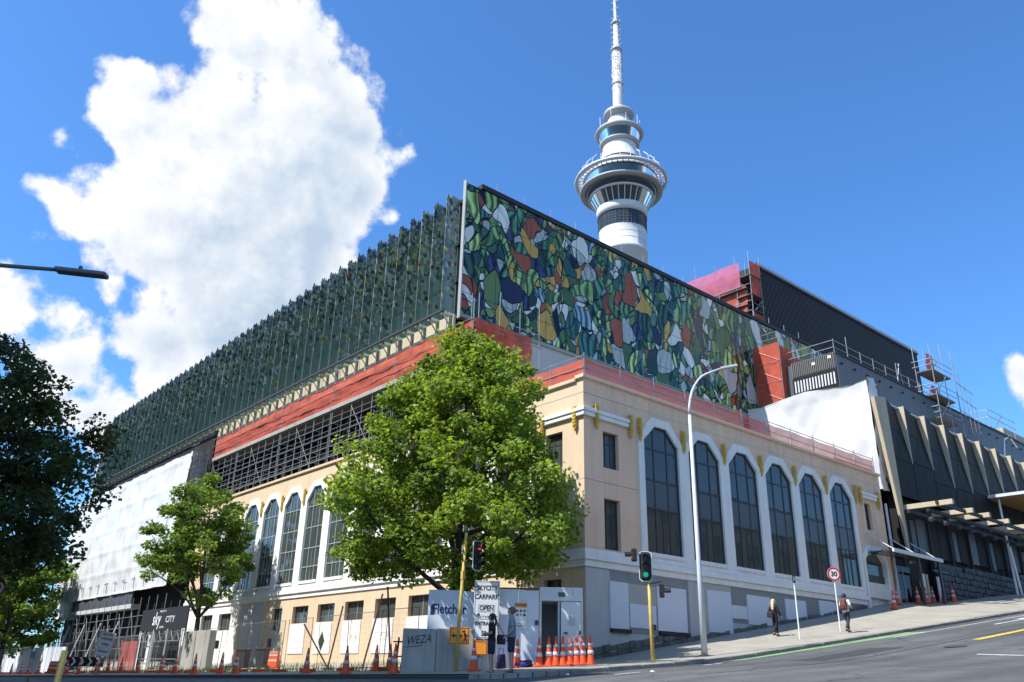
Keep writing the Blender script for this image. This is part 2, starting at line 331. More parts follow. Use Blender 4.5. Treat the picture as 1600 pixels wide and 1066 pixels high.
def road_mat():
    m, nt, N, L, out = _m('worn_asphalt'); g = N('ShaderNodeNewGeometry'); V = g.outputs['Position']
    def nz(sc, det, ro=.6):
        n = N('ShaderNodeTexNoise'); n.inputs['Scale'].default_value = sc; n.inputs['Detail'].default_value = det; n.inputs['Roughness'].default_value = ro; L(V, n.inputs['Vector']); return n
    def ramp(o, a, b, c, d):
        r = N('ShaderNodeMapRange'); L(o, r.inputs['Value'])
        for k, q in zip(('From Min', 'From Max', 'To Min', 'To Max'), (a, b, c, d)): r.inputs[k].default_value = q
        return r.outputs[0]
    def mul(a, b):
        q = N('ShaderNodeMath'); q.operation = 'MULTIPLY'; L(a, q.inputs[0]); L(b, q.inputs[1]); return q.outputs[0]
    big = ramp(nz(.12, 5).outputs['Fac'], .3, .7, .72, 1.25); mid = ramp(nz(1.3, 6, .7).outputs['Fac'], .3, .7, .85, 1.15); fine = ramp(nz(45, 3, .8).outputs['Fac'], .25, .75, .72, 1.3)
    # cracks
    w = nz(.9, 4); sb = N('ShaderNodeVectorMath'); sb.operation = 'MULTIPLY_ADD'; sb.inputs[1].default_value = (1.6, 1.6, 0); L(w.outputs['Color'], sb.inputs[0]); L(V, sb.inputs[2])
    v = N('ShaderNodeTexVoronoi'); v.feature = 'DISTANCE_TO_EDGE'; v.inputs['Scale'].default_value = .22; L(sb.outputs[0], v.inputs['Vector'])
    cr = ramp(v.outputs['Distance'], .002, .007, .35, 1)
    # wheel paths: polished bands along the climbing street
    sx = N('ShaderNodeSeparateXYZ'); L(V, sx.inputs[0]); sn = N('ShaderNodeMath'); sn.operation = 'SINE'; ms = N('ShaderNodeMath'); ms.operation = 'MULTIPLY'; ms.inputs[1].default_value = 3.6; L(sx.outputs[1], ms.inputs[0]); L(ms.outputs[0], sn.inputs[0])
    wp = ramp(sn.outputs[0], -1, 1, .9, 1.1)
    f = mul(mul(mul(big, mid), mul(fine, cr)), wp)
    c = N('ShaderNodeVectorMath'); c.operation = 'SCALE'; c.inputs[0].default_value = (.10, .102, .104); L(f, c.inputs['Scale'])
    p = N('ShaderNodeBsdfPrincipled'); p.inputs['Roughness'].default_value = .85; p.inputs['Specular IOR Level'].default_value = .25; L(c.outputs[0], p.inputs['Base Color'])
    b = N('ShaderNodeBump'); b.inputs['Strength'].default_value = .3; b.inputs['Distance'].default_value = .02; L(nz(70, 2).outputs['Fac'], b.inputs['Height']); L(b.outputs[0], p.inputs['Normal']); L(p.outputs[0], out.inputs[0]); return m

M = {}
M['asphalt'] = road_mat()
M['earth'] = mat('earth', (.10, .09, .07), .95, .2, .3)
M['paving'] = mat('footpath_concrete', (.32, .30, .25), .9, .16, .8, bump=.15, dirt=.35, dirtc=(.14, .13, .11))
M['kerb'] = mat('kerb_stone', (.26, .25, .22), .9, .25, 2, bump=.2, dirt=.5)
M['tan'] = mat('tan_render_shaded', (.78, .545, .385), .85, .09, .45, bump=.06, bscale=60, streak=.4, dirtc=(.36, .27, .2))  # same render as the sunlit front, lightened and warmed to offset the shade
M['cream'] = mat('tan_render_sunlit', (.62, .485, .33), .85, .07, .7, bump=.06, bscale=60, streak=.25, dirtc=(.36, .28, .2))  # the same tan wall render, toned separately for the sunlit front
M['white'] = mat('white_trim', (.78, .78, .76), .6, .07, 1, streak=.32, dirtc=(.4, .38, .35))
M['gold'] = mat('gold_paint', (.56, .39, .05), .5, .15, 4)
M['greybase'] = mat('grey_painted_plaster', (.46, .475, .475), .85, .10, .6, bump=.1, streak=.25, dirtc=(.25, .25, .24))
M['darkpaint'] = mat('grey_patch_paint', (.24, .25, .255), .85, .12, .9, streak=.3, dirtc=(.30, .31, .31))
M['beigepaint'] = mat('beige_patch_paint', (.42, .42, .37), .85, .08, .8)
M['board'] = mat('pale_board', (.62, .66, .72), .7, .04, .6, dirt=.12, dirtc=(.45, .46, .47))
M['rubble'] = mat('bluestone', (.13, .13, .12), .95, .4, 2.2, bump=.8, bscale=9, dirt=.5, dirtc=(.10, .11, .07))
M['black'] = mat('black_paint', (.018, .018, .02), .6, .2, 2)
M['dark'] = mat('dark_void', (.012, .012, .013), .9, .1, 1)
M['frame'] = mat('dark_window_frame', (.05, .052, .055), .5, .1, 2)
M['lframe'] = mat('pale_window_frame', (.30, .34, .34), .5, .1, 2)
M['spandrel'] = mat('blue_grey_spandrel', (.075, .095, .11), .35, .08, .7)
M['glass'] = glass('window_glass', (.45, .5, .48), 1.58, .02, .45, (.11, .125, .118))
M['glassl'] = glass('old_window_glass', (.55, .62, .6), 1.75, .03, .45, (.10, .125, .12))
M['teal'] = glass('teal_curtain_glass', (.4, .52, .5), 1.5, .03, .25, (.19, .29, .275))
M['mural'] = mural_mat(); M['fin'] = fin_mat()
M['steel'] = mat('galvanised_tube', (.33, .345, .36), .45, .18, 6, metal=.55)
M['steeldk'] = mat('weathered_tube', (.20, .205, .22), .55, .2, 5, metal=.4)
M['plank'] = mat('scaffold_plank', (.13, .115, .10), .9, .2, 3)
M['red'] = net('red_debris_net', (.58, .105, .06), .92)
M['pink'] = net('pink_faded_net', (.58, .14, .125), .74)
M['mag'] = net('magenta_net', (.66, .16, .26), .8)
M['wrap'] = mat('white_shrink_wrap', (.60, .61, .62), .4, .05, .35, bump=.35, bscale=1.3, dirt=.2, dirtc=(.52, .53, .54))
M['creamsteel'] = mat('cream_primer', (.52, .47, .33), .6, .1, 2)
M['blackclad'] = mat('black_ribbed_cladding', (.016, .018, .024), .5, .15, .3)
M['slate'] = mat('slate_cladding', (.075, .085, .10), .5, .14, .25, streak=.2, dirtc=(.12, .13, .15))
M['ribgrey'] = mat('grey_ribbed_cladding', (.13, .13, .125), .5, .12, .6)
M['darkpanel'] = mat('dark_facade_panel', (.013, .014, .015), .65, .15, .3, spec=.2)
M['beige'] = mat('beige_fin_panel', (.46, .39, .28), .7, .1, 1.2, streak=.2, dirtc=(.2, .17, .13))
M['darkglass'] = glass('black_glass', (.2, .22, .24), 1.22, .02, .3, (.012, .013, .014))
M['stone'] = mat('dark_tile', (.017, .017, .018), .5, .5, 1.4, bump=.1, spec=.3)
M['conc'] = mat('raw_concrete', (.36, .35, .32), .9, .14, 1.2, bump=.15, streak=.5, dirtc=(.16, .155, .14))
M['twhite'] = mat('tower_concrete', (.60, .60, .61), .6, .06, .08, streak=.1, dirtc=(.5, .5, .5))
M['tgrey'] = mat('tower_grey_metal', (.36, .37, .38), .5, .1, .2)
M['tglass'] = glass('tower_glass', (.1, .12, .15), 1.6, .06, .1, (.035, .05, .07))
M['orange'] = mat('cone_orange', (.72, .085, .02), .5, .12, 5, dirt=.25, dirtc=(.3, .09, .04))
M['cblack'] = mat('cone_rubber', (.05, .05, .05), .8, .15, 4)
M['reflect'] = mat('reflective_band', (.55, .55, .57), .35, .08, 5)
M['lamp'] = mat('lamp_post_paint', (.56, .58, .61), .45, .06, 2)
M['ypole'] = mat('yellow_pole_paint', (.60, .42, .10), .6, .22, 3, dirt=.4, dirtc=(.25, .19, .09))
M['signw'] = mat('sign_white', (.72, .72, .72), .5, .04, 2)
M['signo'] = mat('sign_orange', (.85, .28, .02), .5, .05, 2)
M['signr'] = mat('sign_red', (.55, .02, .025), .5, .05, 2)
M['navy'] = mat('navy_ink', (.02, .025, .10), .6, .05, 2)
M['paint'] = mat('road_paint_white', (.62, .62, .60), .8, .3, 3, dirt=.6, dirtc=(.15, .15, .15))
M['ypaint'] = mat('road_paint_yellow', (.70, .45, .05), .8, .25, 3, dirt=.4, dirtc=(.2, .17, .1))
M['gpaint'] = mat('cycle_lane_green', (.20, .33, .15), .85, .35, 1.2, dirt=.8, dirtc=(.13, .2, .11))
M['bark'] = mat('bark', (.075, .06, .048), .95, .35, 6, bump=.7, bscale=22)
M['leafa'] = leafmat('lime_leaf', (.055, .115, .018), (.33, .43, .065), .5)
M['leafb'] = leafmat('green_leaf', (.065, .13, .028), (.22, .32, .06), .45)
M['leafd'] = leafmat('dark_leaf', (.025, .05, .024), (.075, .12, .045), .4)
M['grass'] = leafmat('grass_blade', (.06, .10, .02), (.15, .20, .05), .3)
M['brown'] = mat('rust_brown_panel', (.10, .045, .03), .7, .2, .5)
M['hoard'] = mat('hoarding_board', (.62, .65, .72), .7, .05, .8, dirt=.15, dirtc=(.4, .41, .43))
M['doorw'] = mat('hut_white', (.60, .62, .65), .6, .06, 1, dirt=.15, dirtc=(.35, .35, .35))

def text(s, size, matl, parent, loc, rot, name='lettering', ext=.004, align='CENTER', sx=1.0, shear=0, bold=0):
    cu = bpy.data.curves.new(name, 'FONT'); cu.body = s; cu.size = size; cu.align_x = align; cu.align_y = 'CENTER'; cu.extrude = ext; cu.shear = shear; cu.offset = bold
    cu.resolution_u = 3; cu.materials.append(matl)
    tmp = bpy.data.objects.new(name, cu); col.objects.link(tmp)
    dg = bpy.context.evaluated_depsgraph_get(); me = bpy.data.meshes.new_from_object(tmp.evaluated_get(dg)); bpy.data.objects.remove(tmp, do_unlink=True)
    if not me.materials: me.materials.append(matl)
    return put(name, me, parent, loc, rot, (sx, 1, 1))

# ------------------------------------------------------------------ the lie of the land
def interp(x, xs, ys):
    if x <= xs[0]: return ys[0]
    for i in range(len(xs) - 1):
        if x <= xs[i + 1]: return ys[i] + (ys[i + 1] - ys[i]) * (x - xs[i]) / (xs[i + 1] - xs[i])
    return ys[-1]
GX, GZ = [-60, 0, 15, 24, 54, 100, 160], [-3, .1, 1.78, 2.4, 5.9, 11, 15]
def gz(x, y): return sum(interp(x + d, GX, GZ) for d in (-2, -1, 0, 1, 2)) / 5 - .014 * max(min(y, 200), -60)
KY, KX = 17.4, 15.2                       # kerb lines of the two streets
XC, YC = 24.0, 23.42                      # corner of the arched building
def wz(x): return interp(x, [15, 24, 50, 57.2, 65, 100, 160], [1.7, 2.2, 6.1, 6.65, 7.55, 11.6, 15.5])
def fz(x, y):                             # footpath surface
    if x <= XC: return gz(x, y) + .13
    a = gz(x, KY) + .13; t = (y - KY) / (YC - KY); return a + (wz(x) - a) * max(0, min(t, 1.6))
# ------------------------------------------------------------------ ground, roads, footpaths
def sheet(name, xs, ys, zf, matl):
    mb = MB()
    for y in ys:
        for x in xs: mb.v.append((x, y, zf(x, y)))
    n = len(xs)
    for j in range(len(ys) - 1):
        for i in range(n - 1): mb.f.append((j * n + i, j * n + i + 1, (j + 1) * n + i + 1, (j + 1) * n + i))
    o = mb.build(name, matl, smooth=True); return tag(o, kind='structure')
def rng(a, b, s):
    n = max(1, int(round((b - a) / s))); return [a + (b - a) * i / n for i in range(n + 1)]
sheet('ground', [-900, -400, -150] + rng(-60, 160, 4) + [300, 600, 1200], [-900, -300, -100] + rng(-60, 200, 8) + [400, 800, 1500], lambda x, y: gz(x, y) - .12, M['earth'])
sheet('road', rng(-60, 150, 2), rng(-40, KY + .02, 1.6), gz, M['asphalt'])          # the street climbing to the right
sheet('side_road', rng(-40, KX + .02, 2), rng(KY + .02, 160, 4), gz, M['asphalt'])
sheet('road_corner', rng(KX + .02, KX + 2.2, .5), rng(KY + .02, KY + 2.2, .5), lambda x, y: gz(x, y) - .001, M['asphalt'])
foot = tag(MB().build('footpath', M['paving']), kind='structure')
def footpath():
    mb = MB()
    def grid(xs, ys):
        b = len(mb.v); n = len(xs)
        for y in ys:
            for x in xs: mb.v.append((x, y, fz(x, y)))
        for j in range(len(ys) - 1):
            for i in range(n - 1): mb.f.append((b + j * n + i, b + j * n + i + 1, b + (j + 1) * n + i + 1, b + (j + 1) * n + i))
    grid(rng(XC, 140, 1.5), rng(KY + .15, YC + 1.5, .9)); grid(rng(KX + 2, XC, 1), rng(KY + .15, KY + 2, .9)); grid(rng(KX + .15, XC + .4, 1), rng(KY + 2, 150, 2.5))
    c = (KX + 2, KY + 2); arc = [(c[0] - 1.85 * math.cos(t), c[1] - 1.85 * math.sin(t)) for t in [math.pi / 2 * i / 10 for i in range(11)]]
    mb.add([(*c, fz(*c))] + [(*p, fz(*p)) for p in arc], [(0, i + 1, i + 2) for i in range(10)])
    return mb.mesh('footpath', M['paving'])
foot.data = footpath()
def kerb():
    path = [(KX, y) for y in rng(140, KY + 2, 2)] + [(KX + 2 - 2 * math.cos(t), KY + 2 - 2 * math.sin(t)) for t in [math.pi / 2 * i / 8 for i in range(1, 8)]] + [(x, KY) for x in rng(KX + 2, 140, 1.5)]
    n = len(path)
    def sect(mb, x, y, d, dz, ins):
        nx, ny = -d.y, d.x; z0 = gz(x, y) - .05; z1 = gz(x, y) + .135 + dz
        mb.v += [(x + nx * (ins - .02), y + ny * (ins - .02), z0), (x + nx * ins, y + ny * ins, z1 - .02), (x + nx * (ins + .03), y + ny * (ins + .03), z1), (x + nx * .17, y + ny * .17, z1 + .002), (x + nx * .17, y + ny * .17, z0)]
    def dirn(i): a = path[max(i - 1, 0)]; c = path[min(i + 1, n - 1)]; return Vector((c[0] - a[0], c[1] - a[1])).normalized()
    core = MB()
    for i, (x, y) in enumerate(path): sect(core, x, y, dirn(i), -.02, .02)
    for i in range(n - 1):
        for k in range(4): a = i * 5 + k; core.f.append((a, a + 5, a + 6, a + 1))
    root = tag(core.build('kerb', M['cblack']), kind='structure')
    rd = random.Random(9)
    for i in range(n - 1):                # single kerb stones, a little out of line, with open joints
        (xa, ya), (xb, yb) = path[i], path[i + 1]
        if math.hypot(xa, ya) > 75: continue
        d = Vector((xb - xa, yb - ya)); L_ = d.length; d.normalize(); mb = MB(); j = rd.uniform(-.012, .006); g_ = .018
        sect(mb, xa + d.x * g_, ya + d.y * g_, d, j, -.004 + rd.uniform(-.006, .006)); sect(mb, xb - d.x * g_, yb - d.y * g_, d, j + rd.uniform(-.006, .006), -.004)
        mb.f += [(k, k + 5, k + 6, k + 1) for k in range(4)] + [(0, 1, 2, 3, 4), (9, 8, 7, 6, 5)]
        mb.build('kerb_stone', M['kerb'], root)
kerb()
def decal(name, pts, matl, off=.008, nseg=14):           # a painted mark laid on the road: quad given by four corners
    a, b, c, d = [Vector(p) for p in pts]; mb = MB()
    for i in range(nseg + 1):
        t = i / nseg
        for p in (a.lerp(b, t), d.lerp(c, t)): mb.v.append((p.x, p.y, gz(p.x, p.y) + off))
    for i in range(nseg): mb.f.append((2 * i, 2 * i + 2, 2 * i + 3, 2 * i + 1))
    return tag(mb.build(name, matl), kind='structure')
decal('green_cycle_lane', [(24.5, 17.0), (37.5, 16.35), (37.5, 17.3), (24.5, 17.32)], M['gpaint'], nseg=30)
decal('lane_line', [(34.2, 16.25), (70, 16.2), (70, 16.32), (34.2, 16.37)], M['paint'], .012, 40)
decal('lane_line', [(25.4, 9.9), (22.2, 4.2), (22.32, 4.1), (25.55, 9.85)], M['paint'], .012, 8)
decal('lane_line', [(33, 10.4), (36, 10.35), (36, 10.47), (33, 10.52)], M['paint'], .012, 5)
decal('lane_arrow_shaft', [(41.2, 14.9), (45.4, 14.95), (45.4, 15.13), (41.2, 15.08)], M['paint'], .012, 5)
decal('lane_arrow_head', [(45.0, 14.5), (47.4, 15.02), (47.4, 15.06), (45.0, 15.6)], M['paint'], .014, 5)
decal('yellow_line', [(31.5, 12.0), (62, 12.3), (62, 12.55), (31.5, 12.3)], M['ypaint'], .012, 30)
decal('green_cycle_lane', [(35, 10.6), (60, 10.6), (60, 11.8), (35, 11.7)], M['gpaint'], .01, 30)
decal('lane_line', [(16.9, 15.4), (18.1, 15.6), (18.08, 15.72), (16.88, 15.52)], M['paint'], .012, 5)
decal('lane_line', [(22.1, 16.5), (23.3, 16.7), (23.28, 16.82), (22.08, 16.62)], M['paint'], .012, 5)
decal('lane_line', [(12.4, 40), (12.4, 44), (12.55, 44), (12.55, 40)], M['paint'], .012, 4)
decal('tar_patch', [(24, 13.6), (29, 13.5), (29, 14.7), (24, 14.8)], mat('fresh_tar', (.045, .046, .048), .8, .3, 3), .005, 8)
decal('tar_patch', [(40, 10.6), (44, 10.6), (44, 11.5), (40, 11.6)], mat('old_tar', (.11, .11, .11), .9, .3, 3), .005, 8)
decal('tar_seam', [(17, 12.9), (60, 12.5), (60, 12.58), (17, 12.97)], mat('seam_tar', (.03, .03, .032), .7, .3, 3), .006, 40)
mh = tag(MB().lathe([(0, 0), (.35, 0)], 20).build('manhole_cover', M['cblack']), kind='structure'); mh.location = (28.6, 11.7, gz(28.6, 11.7) + .02); mh.rotation_euler = (0, -.115, 0)

# tower block across the side street, out of view to the left; its shade lies on the side street and its near corner
def block_opposite():
    t = empty('office_block', (-20, 60, gz(-9, 60)), 'tall plain office block across the side street, left of the view', 'building')
    x0, x1, y0, y1, zt = -32, -8.6, 22.5, 100, 35.6
    MB().box(x0, x1, y0, y1, -3, zt).build('wall', M['conc'], t)
    MB().box(x0 - .3, x1 + .3, y0 - .3, y1 + .3, zt, zt + .5).build('parapet', M['white'], t)
    wm = MB().box(0, .12, -1.1, 1.1, 0, 1.9).mesh('window', M['glass'])
    for i in range(22):
        for j in range(9): put('window', wm, t, (x1 - .02 + 20, y0 + 2.5 + i * 3.5 - 60, 3.6 + j * 3.4 - t.location.z))
block_opposite()

def added_terrace():                   # unseen blocks added across the climbing street to darken what its windows mirror
    for k, (x0, x1, h, m_) in enumerate(((16, 38, 9, 'greybase'), (38.5, 62, 12, 'beige'), (62.5, 95, 10, 'conc'))):
        zg = gz((x0 + x1) / 2, -3); lab = ['grey', 'beige', 'raw concrete'][k] + ' unseen block added across the climbing road'
        t = empty('added_street_block', ((x0 + x1) / 2, -10, zg), lab, 'building')
        MB().box(x0, x1, -20, -3, zg - 4, zg + h).build('wall', M[m_], t)
        MB().box(x0 - .1, x1 + .1, -3.3, -2.7, zg + h, zg + h + .6).build('parapet', M['darkpaint'], t)
        wm = MB().box(-.8, .8, -.05, .08, 0, 1.8).mesh('window', M['glass'])
        for i in range(int((x1 - x0) / 3)):
            for j in range(int(h / 3.3)): put('window', wm, t, (x0 + 1.8 + i * 3 - (x0 + x1) / 2, 7.0, 1.2 + j * 3.3))
added_terrace()
# ------------------------------------------------------------------ the arched tan building on the corner
ZP, ZS = 13.65, 6.2                       # parapet, base moulding
XE, YE = 50.2, 66.0                       # far ends of the two street fronts
RX = lambda u, v, w: (u, YC + w, v)       # right front: u along x, w into the building
LY = lambda u, v, w: (XC + w, u, v)       # left front: u along y
arch = empty('arched_building', (XC, YC, 2.2), 'tan corner building with tall pointed-arch windows, white trim and gold ornaments', 'building')
P_R, P_L, W = 3.2, 3.1, 2.45
bays_r = [27.78 + P_R * k for k in range(6)]
bays_l = [26.85 + P_L * k for k in range(12)]
WL = 2.3
def arch_outer(bays, w, pitch):
    s = (pitch - w) / 2; p = [(bays[0] - s, 6.42)]
    top = []
    for i, b in enumerate(bays):
        top += [(b - s, 11.78), (b + w / 2 - .62, 12.78), (b + w / 2 + .62, 12.78)]
    top.append((bays[-1] + w + s, 11.78))
    return [(bays[0] - s, 6.42), (bays[-1] + w + s, 6.42)] + list(reversed(top))
def arch_hole(b, w): return [(b, 6.62), (b + w, 6.62), (b + w, 11.62), (b + w / 2 + .42, 12.4), (b + w / 2 - .42, 12.4), (b, 11.62)]
def rect(a, b, c, d): return [(a, c), (b, c), (b, d), (a, d)]
end_win = rect(47.85, 48.6, 10.1, 11.7); sw_r = [rect(25.17, 26.15, 9.9, 11.5), rect(25.17, 26.15, 6.5, 8.6)]
sw_l = [rect(24.7, 25.75, 9.9, 11.5), rect(24.7, 25.75, 6.5, 8.6)]
# right front
door_arch = [(46.95, 5.2), (49.45, 5.2), (49.45, 8.35), (48.8, 8.95), (47.6, 8.95), (46.95, 8.35)]
MB().holed([(XC + .003, ZS), (XE, ZS), (XE, ZP), (XC + .003, ZP)], [arch_outer(bays_r, W, P_R), end_win] + sw_r + [[(46.7, 6.25), (49.7, 6.25), (49.7, 8.45), (48.95, 9.15), (47.45, 9.15), (46.7, 8.45)]], RX, 0, .35).build('wall', M['tan'], arch)['label'] = 'tan rendered street wall under shade'
MB().holed([(YC + .01, ZS), (YE, ZS), (YE, ZP - .1), (YC + .01, ZP - .1)], [arch_outer(bays_l, WL, P_L)] + sw_l, LY, 0, .35).build('wall', M['cream'], arch)
MB().box(XC + .3, XE - .01, YC + .3, 66, 13.1, 13.25).build('roof', M['conc'], arch)
MB().box(XE - .3, XE, YC + .36, 33, 2, ZP).build('wall', M['tan'], arch)
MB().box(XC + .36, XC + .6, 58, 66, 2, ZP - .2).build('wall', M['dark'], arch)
# parapet capping
MB().box(XC - .12, XE + .05, YC - .12, YC + .4, ZP, ZP + .16).build('capping', M['tan'], arch, bevel=.02)
MB().box(XC - .12, XC + .4, YC + .4, YE, ZP - .1, ZP + .06).build('capping', M['cream'], arch, bevel=.02)
# lower walls
MB().holed([(XC + .001, 1.5), (XE, 4), (XE, ZS), (XC + .001, ZS)], [[(46.7, 5.0), (49.7, 5.0), (49.7, 6.19), (46.7, 6.19)]], RX, -.02, .35).build('base_wall', M['greybase'], arch)['label'] = 'grey painted base wall with covered openings'
lowwin = [rect(33.75 + P_L * k, 35.7 + P_L * k, 4.24, 5.22) for k in range(-1, 5)] + [rect(24.75, 25.8, 4.4, 5.32), rect(49.5, 50.9, 3.9, 5.2), rect(57.2, 59.2, 4.1, 5.2), rect(60.4, 62.4, 4.1, 5.2)]
ldoor = [rect(51.6, 53.4, 1.9, 4.2)]
MB().holed([(YC + .001, .3), (56.0, .3), (56.0, ZS), (YC + .001, ZS)], [l for l in lowwin if l[0][0] < 56] + [rect(46.05 - 0, 46.06, 4.0, 4.01)] * 0 + [], LY, -.02, .35).build('base_wall', M['cream'], arch)
MB().holed([(56.0, .3), (YE, .3), (YE, ZS), (56.0, ZS)], [l for l in lowwin if l[0][0] > 56], LY, -.02, .35).build('base_wall', M['white'], arch)['label'] = 'white painted stretch of base wall'
MB().box(XC - .06, XC - .02, 52.1, 55.6, .6, 5.95).build('grey_paint_patch', M['greybase'], arch)
MB().box(XC - .07, XC - .02, 47.0 + 2.2, 47.0 + 3.6, 1.4, 3.8).build('boarded_door', M['beigepaint'], arch)
# base moulding: stepped
for (z0, z1, d) in ((5.72, 5.98, .10), (5.98, 6.22, .20), (6.22, 6.42, .12)):
    MB().box(XC - d, 46.5, YC - d, YC - .03, z0, z1).build('moulding', M['white'], arch, bevel=.015)
    MB().box(XC - d + .001, XC - .03, YC - .03, YE, z0 + .002, z1 - .002).build('moulding', M['white'], arch, bevel=.015)
# frieze band beside the arches and round the corner
for a, b in ((XC - .14, 26.75), (47.35, 49.3)):
    MB().box(a, b, YC - .14, YC - .005, 11.95, 12.14).build('frieze', M['white'], arch, bevel=.02); MB().box(a - .05, b, YC - .2, YC - .006, 12.14, 12.3).build('frieze', M['white'], arch, bevel=.02)
MB().box(XC - .139, XC - .005, YC - .005, 26.1, 11.951, 12.139).build('frieze', M['white'], arch, bevel=.02); MB().box(XC - .2, XC - .006, YC - .005, 26.1, 12.141, 12.299).build('frieze', M['white'], arch, bevel=.02)

# render joints and stain-catching drips: fine grooves scored in the render
for z in (9.25, 13.0):
    MB().box(XC - .004, 27.3, YC - .004, YC - .0005, z - .012, z + .012).build('render_joint', M['darkpaint'], arch); MB().box(XC - .004, XC - .0005, YC, 26.4, z - .012, z + .012).build('render_joint', M['darkpaint'], arch)
MB().box(27.2, XE, YC - .0045, YC - .0005, 12.99, 13.012).build('render_joint', M['beigepaint'], arch)
rd = random.Random(3)
def window(parent, b, w, fn, dr, left):
    """one tall window: frame with mullions, upper and lower panes, spandrel panels between"""
    fm = M['lframe'] if left else M['frame']; gm = M['glassl'] if left else M['glass']
    win = MB().holed([(b, 6.62), (b + w, 6.62), (b + w, 11.62), (b + w / 2 + .42, 12.4), (b + w / 2 - .42, 12.4), (b, 11.62)],
                     [[(b + .07, 6.7), (b + w - .07, 6.7), (b + w - .07, 11.58), (b + w / 2 + .39, 12.33), (b + w / 2 - .39, 12.33), (b + .07, 11.58)]], fn, .02, .12).build('window', fm, parent)
    th = [b + .07 + (w - .14) * t for t in (0, .3, .7, 1)]
    br = MB()
    for t in th[1:3]: br.prism(rect(t - .028, t + .028, 6.7, 12.3 if 1 else 0), fn, .03, .11)
    for z in ((7.5, 8.62, 9.88, 11.2) if left else (8.62, 9.88, 11.3)): br.prism(rect(b + .05, b + w - .05, z - .028, z + .028), fn, .028, .112)
    for k, t in enumerate((.15, .5, .85)):
        if k != 1: continue
        br.prism(rect(b + .07 + (w - .14) * t - .014, b + .07 + (w - .14) * t + .014, 6.7, 8.6), fn, .035, .105)
        if left: br.prism(rect(b + .07 + (w - .14) * t - .014, b + .07 + (w - .14) * t + .014, 9.9, 11.7), fn, .035, .105)
    br.build('glazing_bar', fm, win)
    for k in range(3):
        MB().prism(rect(th[k] + .03, th[k + 1] - .03, 8.66, 9.84), fn, .055, .095).build('spandrel_panel', M['glassl'] if left else M['spandrel'], win)
        MB().prism(rect(th[k] + .01, th[k + 1] - .01, 6.7, 8.6), fn, .065, .075).build('pane', gm, win)
    up = [(th[0], 9.9), (th[1], 9.9), (th[1], 11.58 + .25), (th[0], 11.55)]
    MB().prism([(th[0], 9.9), (th[1] - .01, 9.9), (th[1] - .01, 12.2), (th[0], 11.57)], fn, .065, .075).build('pane', gm, win)
    MB().prism([(th[1] + .01, 9.9), (th[2] - .01, 9.9), (th[2] - .01, 12.3), (th[1] + .01, 12.3)], fn, .065, .075).build('pane', gm, win)
    MB().prism([(th[2] + .01, 9.9), (th[3], 9.9), (th[3], 11.57), (th[2] + .01, 12.2)], fn, .065, .075).build('pane', gm, win)
    return win
def bay_frame(b, w, pitch, fn):
    s = (pitch - w) / 2 - .002; c = b + w / 2
    MB().holed([(b - s, 6.42), (b + w + s, 6.42), (b + w + s, 11.78), (c + .62, 12.78), (c - .62, 12.78), (b - s, 11.78)], [arch_hole(b, w)], fn, -.08, .3).build('arch_frame', M['white'], arch)
    MB().prism(rect(b + .02, b + w - .02, 6.5, 6.66), fn, -.14, .0).build('window_sill', M['white'], arch)
def simple_window(r, fn, left=False, n=2, d=.18):
    (a, c), (b, _), (_, e), _ = r
    f = MB().holed(r, [rect(a + .06, b - .06, c + .06, e - .06)], fn, d, d + .1).build('window', M['frame'], arch)
    g = MB(); 
    for k in range(1, n + 1): t = a + (b - a) * k / (n + 1); g.prism(rect(t - .02, t + .02, c + .06, e - .06), fn, d + .02, d + .08)
    t = c + (e - c) * .7
    if not left: g.prism(rect(a + .06, b - .06, t - .02, t + .02), fn, d + .022, d + .078)
    g.build('glazing_bar', M['lframe'] if left else M['frame'], f)
    MB().prism(rect(a + .05, b - .05, c + .05, e - .05), fn, d + .045, d + .055).build('pane', M['glass'], f)
for b in bays_r: bay_frame(b, W, P_R, RX); window(arch, b, W, RX, 1, False)
for b in bays_l: bay_frame(b, WL, P_L, LY); window(arch, b, WL, LY, 1, True)
for r in sw_r + [end_win]: simple_window(r, RX)
for r in sw_l: simple_window(r, LY)
for r in lowwin: simple_window(r, LY, True, 1)
# gold zigzag ornaments, each a stack of little chevrons over a drop
def gold_mesh():
    mb = MB()
    for k in range(6):
        z = .14 + k * .145
        mb.add([(-.13, 0, z + .05), (0, 0, z - .02), (.13, 0, z + .05), (.13, 0, z + .13), (0, 0, z + .065), (-.13, 0, z + .13)] + [(-.13, -.15, z + .05), (0, -.19, z - .02), (.13, -.15, z + .05), (.13, -.15, z + .13), (0, -.19, z + .065), (-.13, -.15, z + .13)],
               [(6, 7, 10, 11), (7, 8, 9, 10), (0, 1, 7, 6), (1, 2, 8, 7), (5, 11, 10, 4), (4, 10, 9, 3), (2, 3, 9, 8), (0, 6, 11, 5)])
    mb.box(-.11, .11, -.11, 0, .1, 1.02); mb.add([(-.11, 0, .1), (.11, 0, .1), (0, 0, -.08), (-.11, -.11, .1), (.11, -.11, .1), (0, -.11, -.08)], [(3, 5, 4), (0, 3, 4, 1), (1, 4, 5, 2), (0, 2, 5, 3)])
    return mb.mesh('gold_ornament', M['gold'])
gm_ = gold_mesh()
for x in [24.68, 26.88, 27.5] + [27.78 + P_R * k - .375 for k in range(1, 6)] + [46.75, 47.35, 49.5]:
    put('gold_ornament', gm_, arch, (x - XC, -.08, 11.55 - 2.2), (0, 0, 0), (.78, .7, 1))
for y in [23.85, 25.9, 26.5] + [26.85 + P_L * k - .4 for k in range(1, 12)]:
    put('gold_ornament', gm_, arch, (-.08, y - YC, 11.4 - 2.2), (0, 0, -math.pi / 2), (.78, .7, 1))
